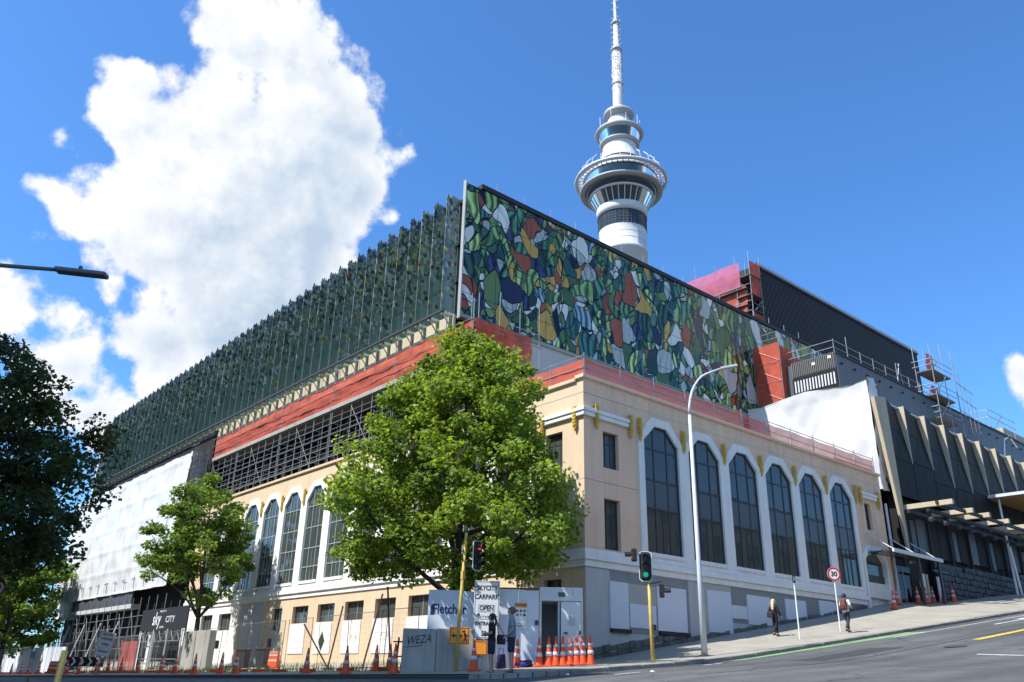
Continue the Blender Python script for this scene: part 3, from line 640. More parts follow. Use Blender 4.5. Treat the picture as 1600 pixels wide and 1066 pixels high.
# boards and paint patches on the grey base
BB = lambda u, v, w: (u, YC - .02 - w, v)
for (a, c, b, d, m_, t) in ((24.9, 3.3, 30.45, 5.68, 'darkpaint', .006), (26.45, 4.5, 28.25, 5.25, 'beigepaint', .012), (31.6, 3.6, 33.5, 5.7, 'beigepaint', .006), (33.62, 4.1, 37.4, 5.7, 'darkpaint', .006), (37.4, 4.5, 46.4, 5.7, 'darkpaint', .007)):
    if a == 24.9: a = 25.38
    MB().prism(rect(a, b, c, d), BB, 0, t).build('paint_patch', M[m_], arch)
for (a, d, b, c) in ((25.33, 5.26, 26.43, 3.46), (26.5, 4.48, 28.14, 3.54), (28.26, 5.3, 30.21, 3.5), (31.75, 5.43, 33.52, 3.62), (33.54, 4.88, 34.75, 4.3), (34.81, 5.44, 36.78, 4.1), (38.08, 5.49, 39.99, 4.51), (41.31, 5.64, 42.97, 4.9)):
    MB().prism(rect(a, b, c, d), BB, 0, .05).build('cover_board', M['board'], arch)
for a, b, z in ((25.33, 26.5, 3.3), (28.3, 30.3, 3.34)): MB().prism(rect(a, b, z, z + .14), BB, 0, .12).build('ledge', M['black'], arch)  # black bars paint in the line of shade below two boards
# rubble plinth: single stones along the foot, coursed with the slope
rd = random.Random(11)
x = XC - .05
while x < 46.4:
    w_ = rd.uniform(.28, .6); nc = 2 if x < 30 else 1
    a, b = x, x + w_ - .015
    for j in range(nc):
        lo = j * .26 + (0 if j == 0 else .01 + rd.uniform(-.03, .03)); hi = (j + 1) * .26 + rd.uniform(-.03, .03); d_ = rd.uniform(.06, .12)
        za, zb_ = fz(a, YC) - .08, fz(b, YC) - .08; e1, e2 = rd.uniform(.01, .05), rd.uniform(.01, .05)
        MB().add([(a, YC - .022, za + lo), (b, YC - .022, zb_ + lo), (b, YC - .022, zb_ + hi), (a, YC - .022, za + hi),
                  (a + e1, YC - d_ - rd.uniform(0, .03), za + lo + .02), (b - e2, YC - d_ - rd.uniform(0, .03), zb_ + lo + .02), (b - e1, YC - d_ + .01, zb_ + hi - .03), (a + e2, YC - d_ + .01, za + hi - .03)],
                 [(4, 5, 6, 7), (0, 1, 5, 4), (1, 2, 6, 5), (2, 3, 7, 6), (3, 0, 4, 7)]).build('stone', M['rubble'], arch)
    x += w_
# left front: white boards below the low windows
for k in range(-1, 5):
    a = 33.75 + P_L * k
    MB().box(XC - .06, XC - .021, a + .1, a + 2.0, 2.55, 4.2).build('cover_board', M['signw'], arch)
    for j in range(1, 5): MB().box(XC - .064, XC - .06, a + .1, a + 2.0, 2.55 + j * .33 - .006, 2.55 + j * .33 + .006).build('board_joint', M['greybase'], arch)
MB().add([(XC - .068, 44.1, 3.75), (XC - .068, 43.75, 3.2), (XC - .068, 44.1, 2.65), (XC - .068, 44.45, 3.2)], [(0, 1, 2, 3)]).build('painted_diamond', M['leafd'], arch)
for y, z in ((40.4, 3.35), (40.9, 3.4), (37.4, 3.4), (37.9, 3.45)): MB().box(XC - .066, XC - .0605, y - .07, y + .07, z - .09, z + .09).build('painted_mark', M['gold'], arch)
# inside: floors, back wall, columns and props seen through the glass
MB().box(XC + .4, XE - .4, YC + .4, 57.5, 8.75, 9.1).build('floor_slab', M['conc'], arch); MB().box(XC + .4, XE - .4, YC + .4, 57.5, 6.0, 6.3).build('floor_slab', M['conc'], arch)
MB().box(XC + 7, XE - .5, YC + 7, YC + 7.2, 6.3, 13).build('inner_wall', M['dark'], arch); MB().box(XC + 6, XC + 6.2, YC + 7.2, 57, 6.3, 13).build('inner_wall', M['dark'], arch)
cm = MB().box(-.22, .22, -.22, .22, 0, 6.8).mesh('inner_column', M['conc'])
for b in bays_r: put('inner_column', cm, arch, (b - .38 - XC, 2.4, 6.3 - 2.2))
for b in bays_l[::2]: put('inner_column', cm, arch, (2.4, b - .38 - YC, 6.3 - 2.2))
it = MB(); rd = random.Random(8)
for k in range(26):
    x = rd.uniform(27, 49); y = YC + rd.uniform(1, 4); it.tube([(x, y, 6.3), (x, y, 8.7)], .03, 5); it.tube([(x - 1.1, y, 7.2 + rd.random()), (x + 1.1, y, 7.1 + rd.random())], .025, 5)
    x = rd.uniform(27, 49); it.tube([(x, y, 9.1), (x + rd.uniform(-.8, .8), y, 12.8)], .03, 5)
it.build('inner_props', M['steel'], arch)['kind'] = 'stuff'
# street door in its little arch
MB().holed([(46.7, 5.05), (49.7, 5.05), (49.7, 8.45), (48.95, 9.15), (47.45, 9.15), (46.7, 8.45)], [[(46.98, 5.1), (49.42, 5.1), (49.42, 8.3), (48.75, 8.88), (47.65, 8.88), (46.98, 8.3)]], RX, -.08, .3).build('door_arch', M['white'], arch)
dr = MB().prism(rect(47.0, 49.4, 5.1, 7.1), RX, .18, .25).build('door', M['white'], arch)
MB().prism(rect(47.0, 49.4, 7.12, 7.5), RX, .16, .27).build('transom', M['frame'], arch)
MB().prism([(47.0, 7.52), (49.4, 7.52), (49.4, 8.3), (48.75, 8.86), (47.65, 8.86), (47.0, 8.3)], RX, .2, .21).build('fanlight', M['glass'], arch)
# ------------------------------------------------------------------ the glass convention building above it
XF, YM = 24.6, 33.5                       # plane of the fin front, plane of the printed glass front
cen = empty('glass_building', (XF, YM, 13.3), 'large building with printed leaded-glass end wall and rows of leaf-patterned glass fins', 'building')
MB().box(XF + .5, 66, YM + .6, 98, 20.0, 28.2).build('body', M['darkpanel'], cen)
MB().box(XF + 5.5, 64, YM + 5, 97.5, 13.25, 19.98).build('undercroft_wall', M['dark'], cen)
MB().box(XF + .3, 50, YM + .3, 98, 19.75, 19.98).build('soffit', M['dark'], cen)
# printed glass wall: single panes 1.33 m wide in five rows
cols = [XF + .02, 25.75] + [25.75 + 1.345 * k for k in range(1, 22)]
rows = [20.22, 21.55, 24.3, 26.75, 28.72]
for i in range(len(cols) - 1):
    a, b = cols[i], cols[i + 1]
    for j in range(4):
        MB().box(a + .018, b - .018, YM - .03, YM, rows[j] + .018, rows[j + 1] - .018).build('glass_pane', M['mural'], cen)
# far stretch beyond the red scaffold tower: top panes only
for k in range(8):
    a = cols[-1] + k * 1.345
    for z0, z1 in ((24.3, 26.75), (26.75, 28.72)): MB().box(a + .018, a + 1.327, YM - .03, YM, z0 + .018, z1 - .018).build('glass_pane', M['mural'], cen)
fr = MB()
for z in rows[1:-1]: fr.box(XF, 64.5, YM - .02, YM + .12, z - .024, z + .024)
fr.build('transom', M['black'], cen)
mul = MB().box(-.026, .026, -.021, .12, 0, 8.5).mesh('mullion', M['black'])
for c in cols[1:]: put('mullion', mul, cen, (c - XF, 0, 20.22 - 13.3))
MB().box(XF - .05, XF + .02, YM - .1, YM + .15, 19.9, 28.85).build('corner_post', M['tgrey'], cen)
MB().box(25.75, 64.8, YM - .12, YM + .5, 28.74, 29.05).build('roof_edge', M['black'], cen)
MB().box(XF, 64.5, YM - .06, YM + .5, 20.0, 20.2).build('bottom_rail', M['conc'], cen)
MB().box(28.3, 51.5, YM + .05, YM + .3, 13.25, 19.99).build('apron_wall', M['greybase'], cen)
rp = MB().tube([(0, 0, 0), (0, 0, 1.25)], .025, 6).mesh('roof_post', M['steel'])
for k in range(16): put('roof_post', rp, cen, (27.5 - XF + k * 2.3, .6, 28.9 - 13.3))
# glass fins with a ragged leaf-cut top edge
rd = random.Random(21)
fin_meshes = []
for v_ in range(5):
    pts = [(0, 20.28), (-.92, 20.28)]
    z = 26.8; pts.append((-.92, z))
    while z < 27.4: r_ = rd.uniform(.02, .06); pts += [(-.92 - r_, z + .1), (-.92, z + .2)]; z += .22
    x = -.9
    while x < -.08: h_ = rd.uniform(-.07, .1); pts += [(x, 27.62 + h_), (x + .05, 27.72 + h_), (x + .1, 27.66 + h_), (x + .13, 27.54)]; x += .15
    pts.append((0, 27.4))
    fin_meshes.append(MB().prism([(a, b - 13.3) for a, b in pts], lambda u, v, w: (u, w, v), -.02, .02).mesh('glass_fin', M['fin']))
NF = 51
for k in range(NF): put('glass_fin', fin_meshes[(k * 3 + k // 4) % 5], cen, (-.05, .45 + 1.25 * k, 0))
gp = MB().box(0, .05, .02, 1.23, 20.25 - 13.3, 27.4 - 13.3).mesh('curtain_pane', M['teal'])
for k in range(NF): put('curtain_pane', gp, cen, (0, .45 + 1.25 * k, 0))
MB().box(XF + .08, XF + .3, YM, 97.7, 20.25, 27.4).build('curtain_backing', mat('curtain_backing', (.03, .07, .065), .6, .3, .5), cen)
for z in (22.2, 24.6, 27.42): MB().box(XF - .06, XF + .1, YM + .2, 97.7, z - .035, z + .035).build('fin_rail', M['black'], cen)
MB().box(XF - .98, XF - .86, YM + .2, 97.7, 20.14, 20.26).build('fin_tray', M['frame'], cen)
# cream primed steel brackets and panels under the fins
MB().box(XF - .25, XF - .1, YM + .2, 97.7, 18.6, 20.12).build('primed_panel', M['creamsteel'], cen)
bk = MB().box(-.9, -.26, -.03, .03, 6.68, 6.8).box(-.36, -.26, -.05, .05, 5.4, 6.66).bar((-.8, 0, 6.7), (-.3, 0, 6.2), .05, .05).mesh('bracket', M['creamsteel'])
for k in range(NF): put('bracket', bk, cen, (0, .45 + 1.25 * k, 0))
# rust brown end panel and wrapped end at the far end
MB().box(23.7, 24.75, 98.5, 100, 20.5, 27.3).build('end_panel', M['brown'], cen)
MB().box(23.4, 24.2, 97.9, 98.4, 19, 24).build('end_wrap', M['wrap'], cen)

# ------------------------------------------------------------------ scaffold on the roof below the fins
sc = empty('roof_scaffold', (XC + .4, 34.0, 13.6), 'long tube scaffold with red netting between cream wall and glass fins', 'scaffold')
def up(parent, x, y, z0, z1, r=.03, m='steel', cache={}):
    k = (round(z1 - z0, 2), r, m)
    if k not in cache: cache[k] = MB().tube([(0, 0, 0), (0, 0, z1 - z0)], r, 6).mesh('standard', M[m])
    L = wloc(parent); return put('standard', cache[k], parent, (x - L.x, y - L.y, z0 - L.z))
def tube(parent, p, q, r=.026, m='steel', name='ledger'): return MB().tube([p, q], r, 6).build(name, M[m], parent)
rd = random.Random(4)
xo, xi = XC + .12, XC + 1.35
ys = [31.55 + 2.42 * k for k in range(15)]
for y in ys:
    up(sc, xo, y, 13.62, 20.3); up(sc, xi, y + .1, 13.3, 19.0, m='steeldk')
for y in ys[::3]: up(sc, xo - .02, y + .16, 14.0, 20.6, .026)
for y in ys[:-1]: up(sc, xo + .03, y + 1.2, 13.62, 19.2, .022); up(sc, xi - .4, y + .7, 13.4, 17.2, .022)
for z in (14.5, 15.2, 15.95, 16.75): tube(sc, (xo + .02, 31.4, z), (xo + .02, 66, z), .016); tube(sc, (xi - .42, 31.4, z + .1), (xi - .42, 66, z + .1), .016, 'steeldk')
for x, m in ((xo, 'steel'), (xi, 'steeldk')):
    for z in (14.15, 14.85, 15.6, 16.35, 17.2):
        dz = rd.uniform(-.05, .05)
        tube(sc, (x - .05, 31.4, z + dz), (x - .05, 66, z + dz), m=m)
for x in (XC + 2.8, XC + 4.2):                       # deeper rows in the dark
    for y in ys[::2]: up(sc, x, y + .7, 13.3, 19.5, m='steeldk')
    for z in (14.6, 15.9, 17.3): tube(sc, (x, 31.5, z), (x, 66, z), m='steeldk')
for y in ys:
    for z in (14.85, 16.35): tube(sc, (xo, y + .05, z + .06), (XC + 4.3, y + .05, z + .06), m='steeldk', name='transom')
for k in range(len(ys) - 1):
    if k % 3 == 1: tube(sc, (xo - .03, ys[k], 14.0), (xo - .03, ys[k + 1], 17.0), .018, 'steeldk', name='brace')
    if k % 3 == 0: tube(sc, (xi, ys[k + 1], 13.8), (xi, ys[k], 16.8), m='steeldk', name='brace')
    if k % 4 == 2: tube(sc, (xo, ys[k], 15.0), (xi + 1.5, ys[k] + .5, 17.1), .018, 'steeldk', name='brace')
for k in range(len(ys) - 1):
    MB().box(xo - .12, xi + .1, ys[k] + .01, ys[k + 1] - .01, 17.24, 17.32).build('deck_board', M['plank'], sc)
    MB().box(xo - .14, xo - .11, ys[k] + .01, ys[k + 1] - .01, 17.2, 17.46).build('toe_board', M['conc'], sc)
    # net panel sagging between the rails
    mb = MB(); n, mrow = 6, 7
    for j in range(mrow + 1):
        for i in range(n + 1):
            t, h = i / n, j / mrow; mb.v.append((xo - .03 + .07 * math.sin(h * math.pi * 3 + k) * math.sin(t * math.pi) + rd.uniform(-.015, .015), ys[k] + (ys[k + 1] - ys[k]) * t, 17.46 + 1.62 * h - .03 * math.sin(t * math.pi)))
    for j in range(mrow):
        for i in range(n): a = j * (n + 1) + i; mb.f.append((a, a + 1, a + n + 2, a + n + 1))
    mb.build('net_panel', M['red'], sc, smooth=True)
for z in (17.95, 18.5, 19.1): tube(sc, (xo - .09, 31.4, z), (xo - .09, 66, z), .022, name='guard_rail')
# return of the scaffold round the corner
for k in range(4): up(sc, XC + .3 + 1.45 * k, 31.35, 13.6, 20.6 + .5 * (k % 2), .028)
for z in (15.2, 16.2, 17.3, 18.6): tube(sc, (XC, 31.32, z), (XC + 4.8, 31.32, z))
tube(sc, (XC + 1.8, 31.34, 15.3), (XC + 4.6, 31.34, 17.2), name='brace'); tube(sc, (XC + 2.4, 31.4, 19.4), (XC + 4.7, 31.4, 19.4))
for k in range(2):
    mb = MB()
    for j in range(5):
        for i in range(5): mb.v.append((XC + .05 + 2.0 * (k + i / 4), 31.3 - .06 * math.sin(j * 2.2 + i), 17.42 + 1.66 * j / 4 - (.0 if k == 0 else .06)))
    for j in range(4):
        for i in range(4): a = j * 5 + i; mb.f.append((a, a + 1, a + 6, a + 5))
    mb.build('net_panel', M['red'], sc, smooth=True)
MB().box(XC, XC + 4.8, 31.4, 33.2, 17.24, 17.32).build('deck_board', M['plank'], sc)

# edge protection on the tan parapet
gr = empty('parapet_guard_rail', (XC + .2, YC + .25, ZP + .16), 'tube guard rail with faded pink netting along the tan parapet', 'guard rail')
for k in range(12): up(gr, XC + .3 + 2.36 * k, YC + .22, ZP + .1, ZP + 1.32, .026)
for k in range(2): up(gr, XC + .25, YC + 2.3 + 2.3 * k, ZP, ZP + 1.3, .026)
for z in (.62, 1.15): tube(gr, (XC + .2, YC + .2, ZP + z), (XE, YC + .2, ZP + z), .022); tube(gr, (XC + .22, YC + .2, ZP + z), (XC + .22, YC + 5.5, ZP + z), .022)
rd = random.Random(6)
for k in range(11):
    mb = MB(); a = XC + .3 + 2.36 * k
    for j in range(4):
        for i in range(6): mb.v.append((a + 2.36 * i / 5, YC + .25 + rd.uniform(-.03, .03), ZP + .17 + .92 * j / 3 - .05 * math.sin(i / 5 * math.pi) * j / 3))
    for j in range(3):
        for i in range(5): q = j * 6 + i; mb.f.append((q, q + 1, q + 7, q + 6))
    mb.build('net_panel', M['pink'], gr, smooth=True)
for k in range(2):
    mb = MB(); a = YC + .25 + 2.4 * k
    for j in range(4):
        for i in range(6): mb.v.append((XC + .25 + rd.uniform(-.03, .03), a + 2.4 * i / 5, ZP + .05 + .95 * j / 3))
    for j in range(3):
        for i in range(5): q = j * 6 + i; mb.f.append((q, q + 1, q + 7, q + 6))
    mb.build('net_panel', M['red'], gr, smooth=True)
MB().box(46, XE + .3, YC + .5, YC + 1.2, ZP + .15, ZP + .55).build('bundled_net', M['red'], gr)

# ------------------------------------------------------------------ white shrink-wrapped scaffold on the left front
def cloth(fn, nu, nv, name, matl, parent, amp=.06, seed=1):
    mb = MB(); r_ = random.Random(seed); ph = [r_.uniform(0, 6) for _ in range(6)]
    for j in range(nv + 1):
        for i in range(nu + 1):
            u, v = i / nu, j / nv; d = amp * (math.sin(u * 37 + ph[0] + v * 3) * .5 + math.sin(v * 19 + u * 9 + ph[1]) * .6 + math.sin(u * 83 + v * 31 + ph[2]) * .35) + r_.uniform(-.3, .3) * amp
            mb.v.append(fn(u, v, d))
    for j in range(nv):
        for i in range(nu): a = j * (nu + 1) + i; mb.f.append((a, a + 1, a + nu + 2, a + nu + 1))
    return mb.build(name, matl, parent, smooth=True)
lw = empty('wrapped_scaffold', (22.5, 84, gz(22, 84) + .13), 'tall scaffold wrapped in white plastic below the far end of the fins', 'scaffold')
xw = 22.9
NP = 7
def folds(y, z):                          # the same creases run on from sheet to sheet
    return (.05 * math.sin(y * 1.3 + z * .35) + .035 * math.sin(y * 2.9 - z * 1.1 + 1) + .03 * math.sin(z * 2.3 + math.sin(y * .9) * 2) + .02 * math.sin(y * 6.1 + z * 2.2)
            - .05 * max(0, math.cos((z - 7.5) * 3.1)) ** 8 - .06 * max(0, math.cos(y * 2.62)) ** 10)
for k in range(NP):                                  # wrap in full-height sheets, each its own
    y0 = 66.9 + (100.5 - 66.9) * k / NP; y1 = 66.9 + (100.5 - 66.9) * (k + 1) / NP + .03
    zb = 7.5
    cloth(lambda u, v, d: (xw + folds(y0 + (y1 - y0) * u, zb + (18.15 - zb) * v) - .25 * math.sin(v * 3.0) * (1 - v) - .3 * (1 - v) - .004 * (k % 2), y0 + (y1 - y0) * u, zb + (18.15 - zb) * v), 30, 60, 'wrap_sheet', M['wrap'], lw, 0, k)
cloth(lambda u, v, d: (xw + 1.5 * u, 66.85 + d, 13.2 + 4.9 * v), 8, 14, 'wrap_return', mat('grey_wrap', (.42, .43, .45), .6, .25, 1.4, bump=.4, bscale=2), lw, .1, 9)  # mottled grey sheet, darker than the front wrap
rd = random.Random(17)
for k in range(7):
    y = 65.6 + rd.uniform(0, 1.0); x = xw - .1 + .3 * k; up(lw, x, y, 12.5, 18.4, .026, 'steeldk')
for z in (13.0, 14.0, 15.1, 16.2, 17.2, 18.1): tube(lw, (xw - .2, 65.7, z), (xw + 2, 66.4, z + .05), m='steeldk'); tube(lw, (xw - .15, 65.4, z + .4), (xw - .15, 67.0, z + .42))
for k in range(11):                                  # tie loops at the hem of the wrap
    y = 72 + 2.5 * k; tube(lw, (xw - .42, y, 7.7), (xw - .42, y + .2, 8.6), .025, 'steeldk', 'tie'); tube(lw, (xw - .42, y, 8.6), (xw - .42, y + .9, 8.5), .025, 'steeldk', 'tie')
# white hoarding below, dark louvre band, black scaffold
MB().box(xw + .3, xw + .5, 93.2, 101.5, 5.9, 7.8).build('hoarding_panel', M['signw'], lw)
MB().box(xw - .2, xw + .3, 74.6, 93.2, 7.65, 7.85).build('louvre_head', M['signw'], lw)
lv = MB().box(-.06, .06, .03, 1.12, 0, 1.05).mesh('louvre', M['slate'])
for k in range(16): put('louvre', lv, lw, (xw - .15 - 22.5, 75 + 1.14 * k - 84, 6.55 - lw.location.z))
MB().box(xw - .3, xw + .5, 74.6, 93.4, 6.15, 6.5).build('beam', M['greybase'], lw)
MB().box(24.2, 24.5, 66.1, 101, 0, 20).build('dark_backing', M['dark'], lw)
for k in range(19):
    y = 66.5 + 1.9 * k
    for x in (xw - .3, xw + .8): up(lw, x, y, gz(22, y) + .1, 6.5 if x > xw else 6.9, .035, 'steel' if (k % 2) else 'steeldk')
for z in (2.2, 3.1, 4.0, 4.7, 5.5): tube(lw, (xw - .34, 66, z), (xw - .34, 101, z - .3), .028, 'steel' if z in (3.1, 4.7) else 'steeldk')
for k in range(10): tube(lw, (xw - .38, 68 + 3.2 * k, 1.6), (xw - .38, 70.6 + 3.2 * k, 5.8), .026, name='brace')
for k in range(14): tube(lw, (xw - .4, 79 + 1.5 * k, 3.9), (xw - .4, 79 + 1.5 * k, 4.9), .05, name='standard')
for k in range(5): tube(lw, (xw - 1.4, 77.0 + 5 * k, .9), (xw - .3, 77.0 + 5 * k, 5.2), .05, 'lamp', 'raking_prop')
for y in (67.2, 69.4): # pale cladding strips standing by the banner
    MB().box(22.2, 22.5, y, y + .5, 1.1, 4.1).build('pale_post', M['signw'], lw)
for k in range(7):
    tube(lw, (21.95, 60 + 1.2 * k, 4.1), (21.95, 60.6 + 1.2 * k, 3.4), .03, name='lattice'); tube(lw, (21.95, 60.6 + 1.2 * k, 3.4), (21.95, 61.2 + 1.2 * k, 4.1), .03, name='lattice')
for k in range(4): up(lw, 21.95, 60.2 + 2.9 * k, gz(22, 60) + .1, 4.2, .045, 'lamp')
tube(lw, (21.95, 60, 3.4), (21.95, 68.6, 3.4), .03); tube(lw, (21.95, 60, 2.2), (21.95, 68.6, 2.2), .03)
# ------------------------------------------------------------------ right-hand group: wrap, red tower, slate hall, black fly tower
ww = empty('white_wrapped_end', (52, 28, 13.5), 'white plastic wrap over the end wall between tan parapet and dark finned front', 'scaffold wrap')
NP = 4
def tri(t): t = t % 1.0; return min(t, 1 - t) * 2          # taut flat facets meeting in creases
def facets(y, z): return .35 * tri((y * .9 + z * .5) * .16) + .22 * tri((y * .8 - z * .7) * .21 + .3) + .02 * math.sin(y * 4 + z * 3) - .1
for k in range(NP):
    a, b = 33.35 - (33.35 - 24.0) * k / NP, 33.35 - (33.35 - 24.0) * (k + 1) / NP
    def pt(u, v, d):
        y = a + (b - a) * u; zt_ = 20.95 - .35 * tri(y * .14) - .1; z = 13.3 + (zt_ - 13.3) * v; return (51.75 + facets(y, z) * min(1, (1 - v) * 6 + .3), y, z)
    cloth(pt, 20, 50, 'wrap_sheet', M['wrap'], ww, 0, 30 + k)
cloth(lambda u, v, d: (51.9 + 1.1 * u, 24.0 + d - .25 * v * 0, 13.2 + 7.7 * v), 6, 20, 'wrap_return', M['wrap'], ww, .1, 40)
cloth(lambda u, v, d: (51.8 + 1.5 * u, 24.0 + 9.3 * v, 20.85 + d - .35 * tri((24 + 9.3 * v) * .14)), 4, 20, 'wrap_top', M['wrap'], ww, .08, 41)

rt_ = empty('red_netted_tower', (54, 32, 17), 'square stair scaffold wrapped in red netting against the printed glass wall', 'scaffold')
x0, x1, y0, y1, zt = 53.3, 55.3, 31.1, 33.35, 25.9
cloth(lambda u, v, d: (x0 + d, y0 + (y1 - y0) * u, 18 + (zt - 18) * v), 8, 24, 'net_side', M['red'], rt_, .05, 51)
cloth(lambda u, v, d: (x0 + (x1 - x0) * u, y0 + d, 18 + (zt - .2 - 18) * v), 8, 24, 'net_front', M['red'], rt_, .05, 52)
MB().box(x0 + .15, x1, y0 + .15, y1, 18, zt - .3).build('inner_stair', M['brown'], rt_)
for x in (x0 + .03, x1 + .05):
    for y in (y0 - .03, y1 + .02): up(rt_, x, y, 17.5, zt + .9, .025)
for k in range(5): tube(rt_, (x0 - .08, y0, 18 + 1.6 * k), (x0 - .08, y1, 19.4 + 1.6 * k), .012, name='brace'); tube(rt_, (x0 - .06, y0, 18 + 1.6 * k), (x0 - .06, y1, 18 + 1.6 * k), .012)
for z in (.4, .9): tube(rt_, (x0, y0, zt + z), (x0, y1, zt + z), .02); tube(rt_, (x0, y0, zt + z), (x1, y0, zt + z), .02)
cloth(lambda u, v, d: (x1 + .1 + 2.0 * u, y0 + d + .3, 23.4 + 2.0 * v), 6, 8, 'net_flap', M['red'], rt_, .08, 53)

# slate clad hall, ribbed plant screen, vents
hall = empty('slate_hall', (70, 27, 6), 'long slate-grey clad hall above the dark finned front, ribbed plant screen on its end', 'building')
MB().box(54.02, 150, 27.05, 60, 8, 24.0).build('body', M['slate'], hall)
pm = MB().box(.012, 1.188, -.05, 0, 0, 3.9).mesh('cladding_panel', M['slate'])
for k in range(48):
    for j, z in enumerate((16.2, 20.12)): put('cladding_panel', pm, hall, (54.05 + 1.2 * k - 70, .04 - .001 * (k % 2), z - 6))
MB().box(54, 112, 26.9, 27.3, 24.02, 24.16).build('roof_edge', M['black'], hall)
rb = MB()
for k in range(24): y = 27.1 + k * .146; rb.box(53.88, 54.0, y, y + .08, 22.95, 24.1)
rb.build('ribbed_screen', M['ribgrey'], hall); MB().box(53.98, 54.01, 27.05, 30.6, 22.9, 24.12).build('screen_backing', M['ribgrey'], hall)
for k in range(14): MB().box(53.9, 54.0, 27.2 + k * .24, 27.3 + k * .24, 21.7, 22.6).build('louvre_blade', M['lamp'], hall)
MB().box(53.96, 54.012, 27.06, 30.6, 21.5, 22.8).build('louvre_backing', M['dark'], hall)
for y, z in ((28.6, 23.5), (27.3, 23.7)): MB().box(53.85, 53.88, y, y + .25, z, z + .2).build('notice', M['signw'], hall)
for k in range(30): MB().box(54.6 + 1.9 * k, 54.75 + 1.9 * k, 26.85, 27.0, 23.3, 23.42).build('bracket', M['black'], hall)
MB().tube([(58.5, 27.0, 20.7), (58.5, 26.3, 20.9), (59.6, 26.1, 21.1)], .16, 10).build('vent_pipe', M['steeldk'], hall)
hr = empty('roof_guard_rail', (60, 27.2, 24.1), 'light tube guard rail along the roof of the slate hall', 'guard rail')
for k in range(11): up(hr, 54.3 + 2.0 * k, 27.2, 24.1, 25.3 + (.7 if k % 4 == 1 else 0), .03)
for z in (24.6, 25.15): tube(hr, (54.2, 27.15, z), (75, 27.15, z), .025); tube(hr, (54.2, 27.2, z), (54.2, 31, z), .025)
tube(hr, (64, 27.1, 24.3), (64.7, 27.1, 26.0), .03, name='brace'); tube(hr, (64.4, 27.1, 26), (65.0, 27.1, 24.3), .03, name='brace')

fly = empty('black_fly_tower', (66, 40, 13), 'tall black ribbed-clad block rising behind the printed glass wall', 'building')
MB().box(66.0, 101.5, 40.2, 70, 13, 40.5).build('body', M['blackclad'], fly)
rb = MB(); n = 142
for k in range(n): x = 66.0 + .25 * k; rb.box(x, x + .12, 40.05, 40.2, 13, 40.4)
rb.build('cladding_ribs', M['blackclad'], fly)['kind'] = 'stuff'
MB().box(65.9, 101.7, 39.98, 40.6, 40.5, 40.68).build('roof_edge', M['slate'], fly)
rb = MB()
for k in range(90): x = 66.1 + .395 * k; rb.box(x, x + .1, 39.9, 40.0, 40.3, 40.9)
rb.build('roof_pickets', M['slate'], fly)['kind'] = 'stuff'

fs = empty('red_netted_scaffold', (64, 44, 20), 'scaffold in red and magenta netting on the end of the black block', 'scaffold')
cloth(lambda u, v, d: (64.2 + d, 40.2 + 32 * u, 27 + (37.6 - 27) * v), 40, 14, 'net_sheet', M['red'], fs, .12, 61)
cloth(lambda u, v, d: (64.0 + d, 40.4 + 31 * u + .3, 37.6 + 2.7 * v + .12 * tri(u * 9)), 40, 4, 'top_net', M['mag'], fs, .06, 62)
for z0, z1 in ((31.5, 34.6), (36.6, 40.2)): cloth(lambda u, v, d: (64.1 + 1.8 * u, 39.6 + d, z0 + (z1 - z0) * v), 6, 8, 'net_end', M['red'], fs, .08, 63)
for x in (64.1, 65.9):
    for y in (39.6, 41.2): up(fs, x, y, 24, 41.2, .04)
for k in range(12): up(fs, 64.05, 43.5 + 2.5 * k, 30, 41.0 + .8 * (k % 2), .035)
for z in (29.2, 31.3, 34.8, 36.5, 38.6): MB().box(64.0, 66.0, 39.5, 41.3, z, z + .08).build('deck_board', M['plank'], fs)
for z in (28, 30, 32.3, 33.2, 35.6, 39.4): tube(fs, (64.0, 39.55, z), (66.2, 39.55, z), .03)
for k in range(5): tube(fs, (64.05, 39.6, 26 + 2.8 * k), (65.9, 39.6, 28 + 2.8 * k), .03, name='brace')
for z in (30.2, 32.1, 33.9, 35.8, 37.6): tube(fs, (63.92, 39.6, z), (63.92, 72, z), .035); MB().box(63.9, 64.5, 40, 72, z - .3, z - .24).build('deck_board', M['plank'], fs)
for k in range(7): tube(fs, (64.0, 43 + 3 * k, 28), (64.0, 45.6 + 3 * k, 36), .03, name='brace')

s2 = empty('stair_scaffold', (73, 26.5, 20), 'bare tube stair scaffold with bits of red net behind the slate hall roof', 'scaffold')
for x in (69.0, 71.2, 73.4):
    for y in (26.2, 27.6): up(s2, x, y, 21, 28.8 + .5 * (x > 70), .035)
for z in (22.2, 24.2, 26.4):
    MB().box(69.0, 72.6, 26.2, 27.6, z, z + .1).build('deck_board', M['plank'], s2)
    for dz in (.5, 1.0): tube(s2, (68.6, 26.15, z + dz), (73.0, 26.15, z + dz), .03); tube(s2, (68.9, 26.1, z + dz), (68.9, 27.8, z + dz), .03)
for k in range(3): tube(s2, (69, 26.1, 22.3 + 2.1 * k), (71.3, 26.1, 24.2 + 2.1 * k), .03, name='brace')
for z in (23.2, 25, 27.2): cloth(lambda u, v, d: (70.8 + 1.5 * u, 27.3 + d, z + (1.6 if z > 27 else .8) * v), 4, 4, 'net_piece', M['red'], s2, .06, 71)
for k in range(5): up(s2, 74.6 + .9 * k, 26.6, 22, 28.8 - .9 * k, .028, 'steeldk')
for z in (23, 24.2, 25.5, 26.8): tube(s2, (74.2, 26.6, z), (78.2, 26.6, z - .4), .024, 'steeldk')
s3 = empty('small_roof_scaffold', (84, 27, 20), 'small open tube scaffold on the roof at the right', 'scaffold')
for x in (83, 86, 89):
    for y in (27.2, 28.6): up(s3, x, y, 20, 26.4, .035)
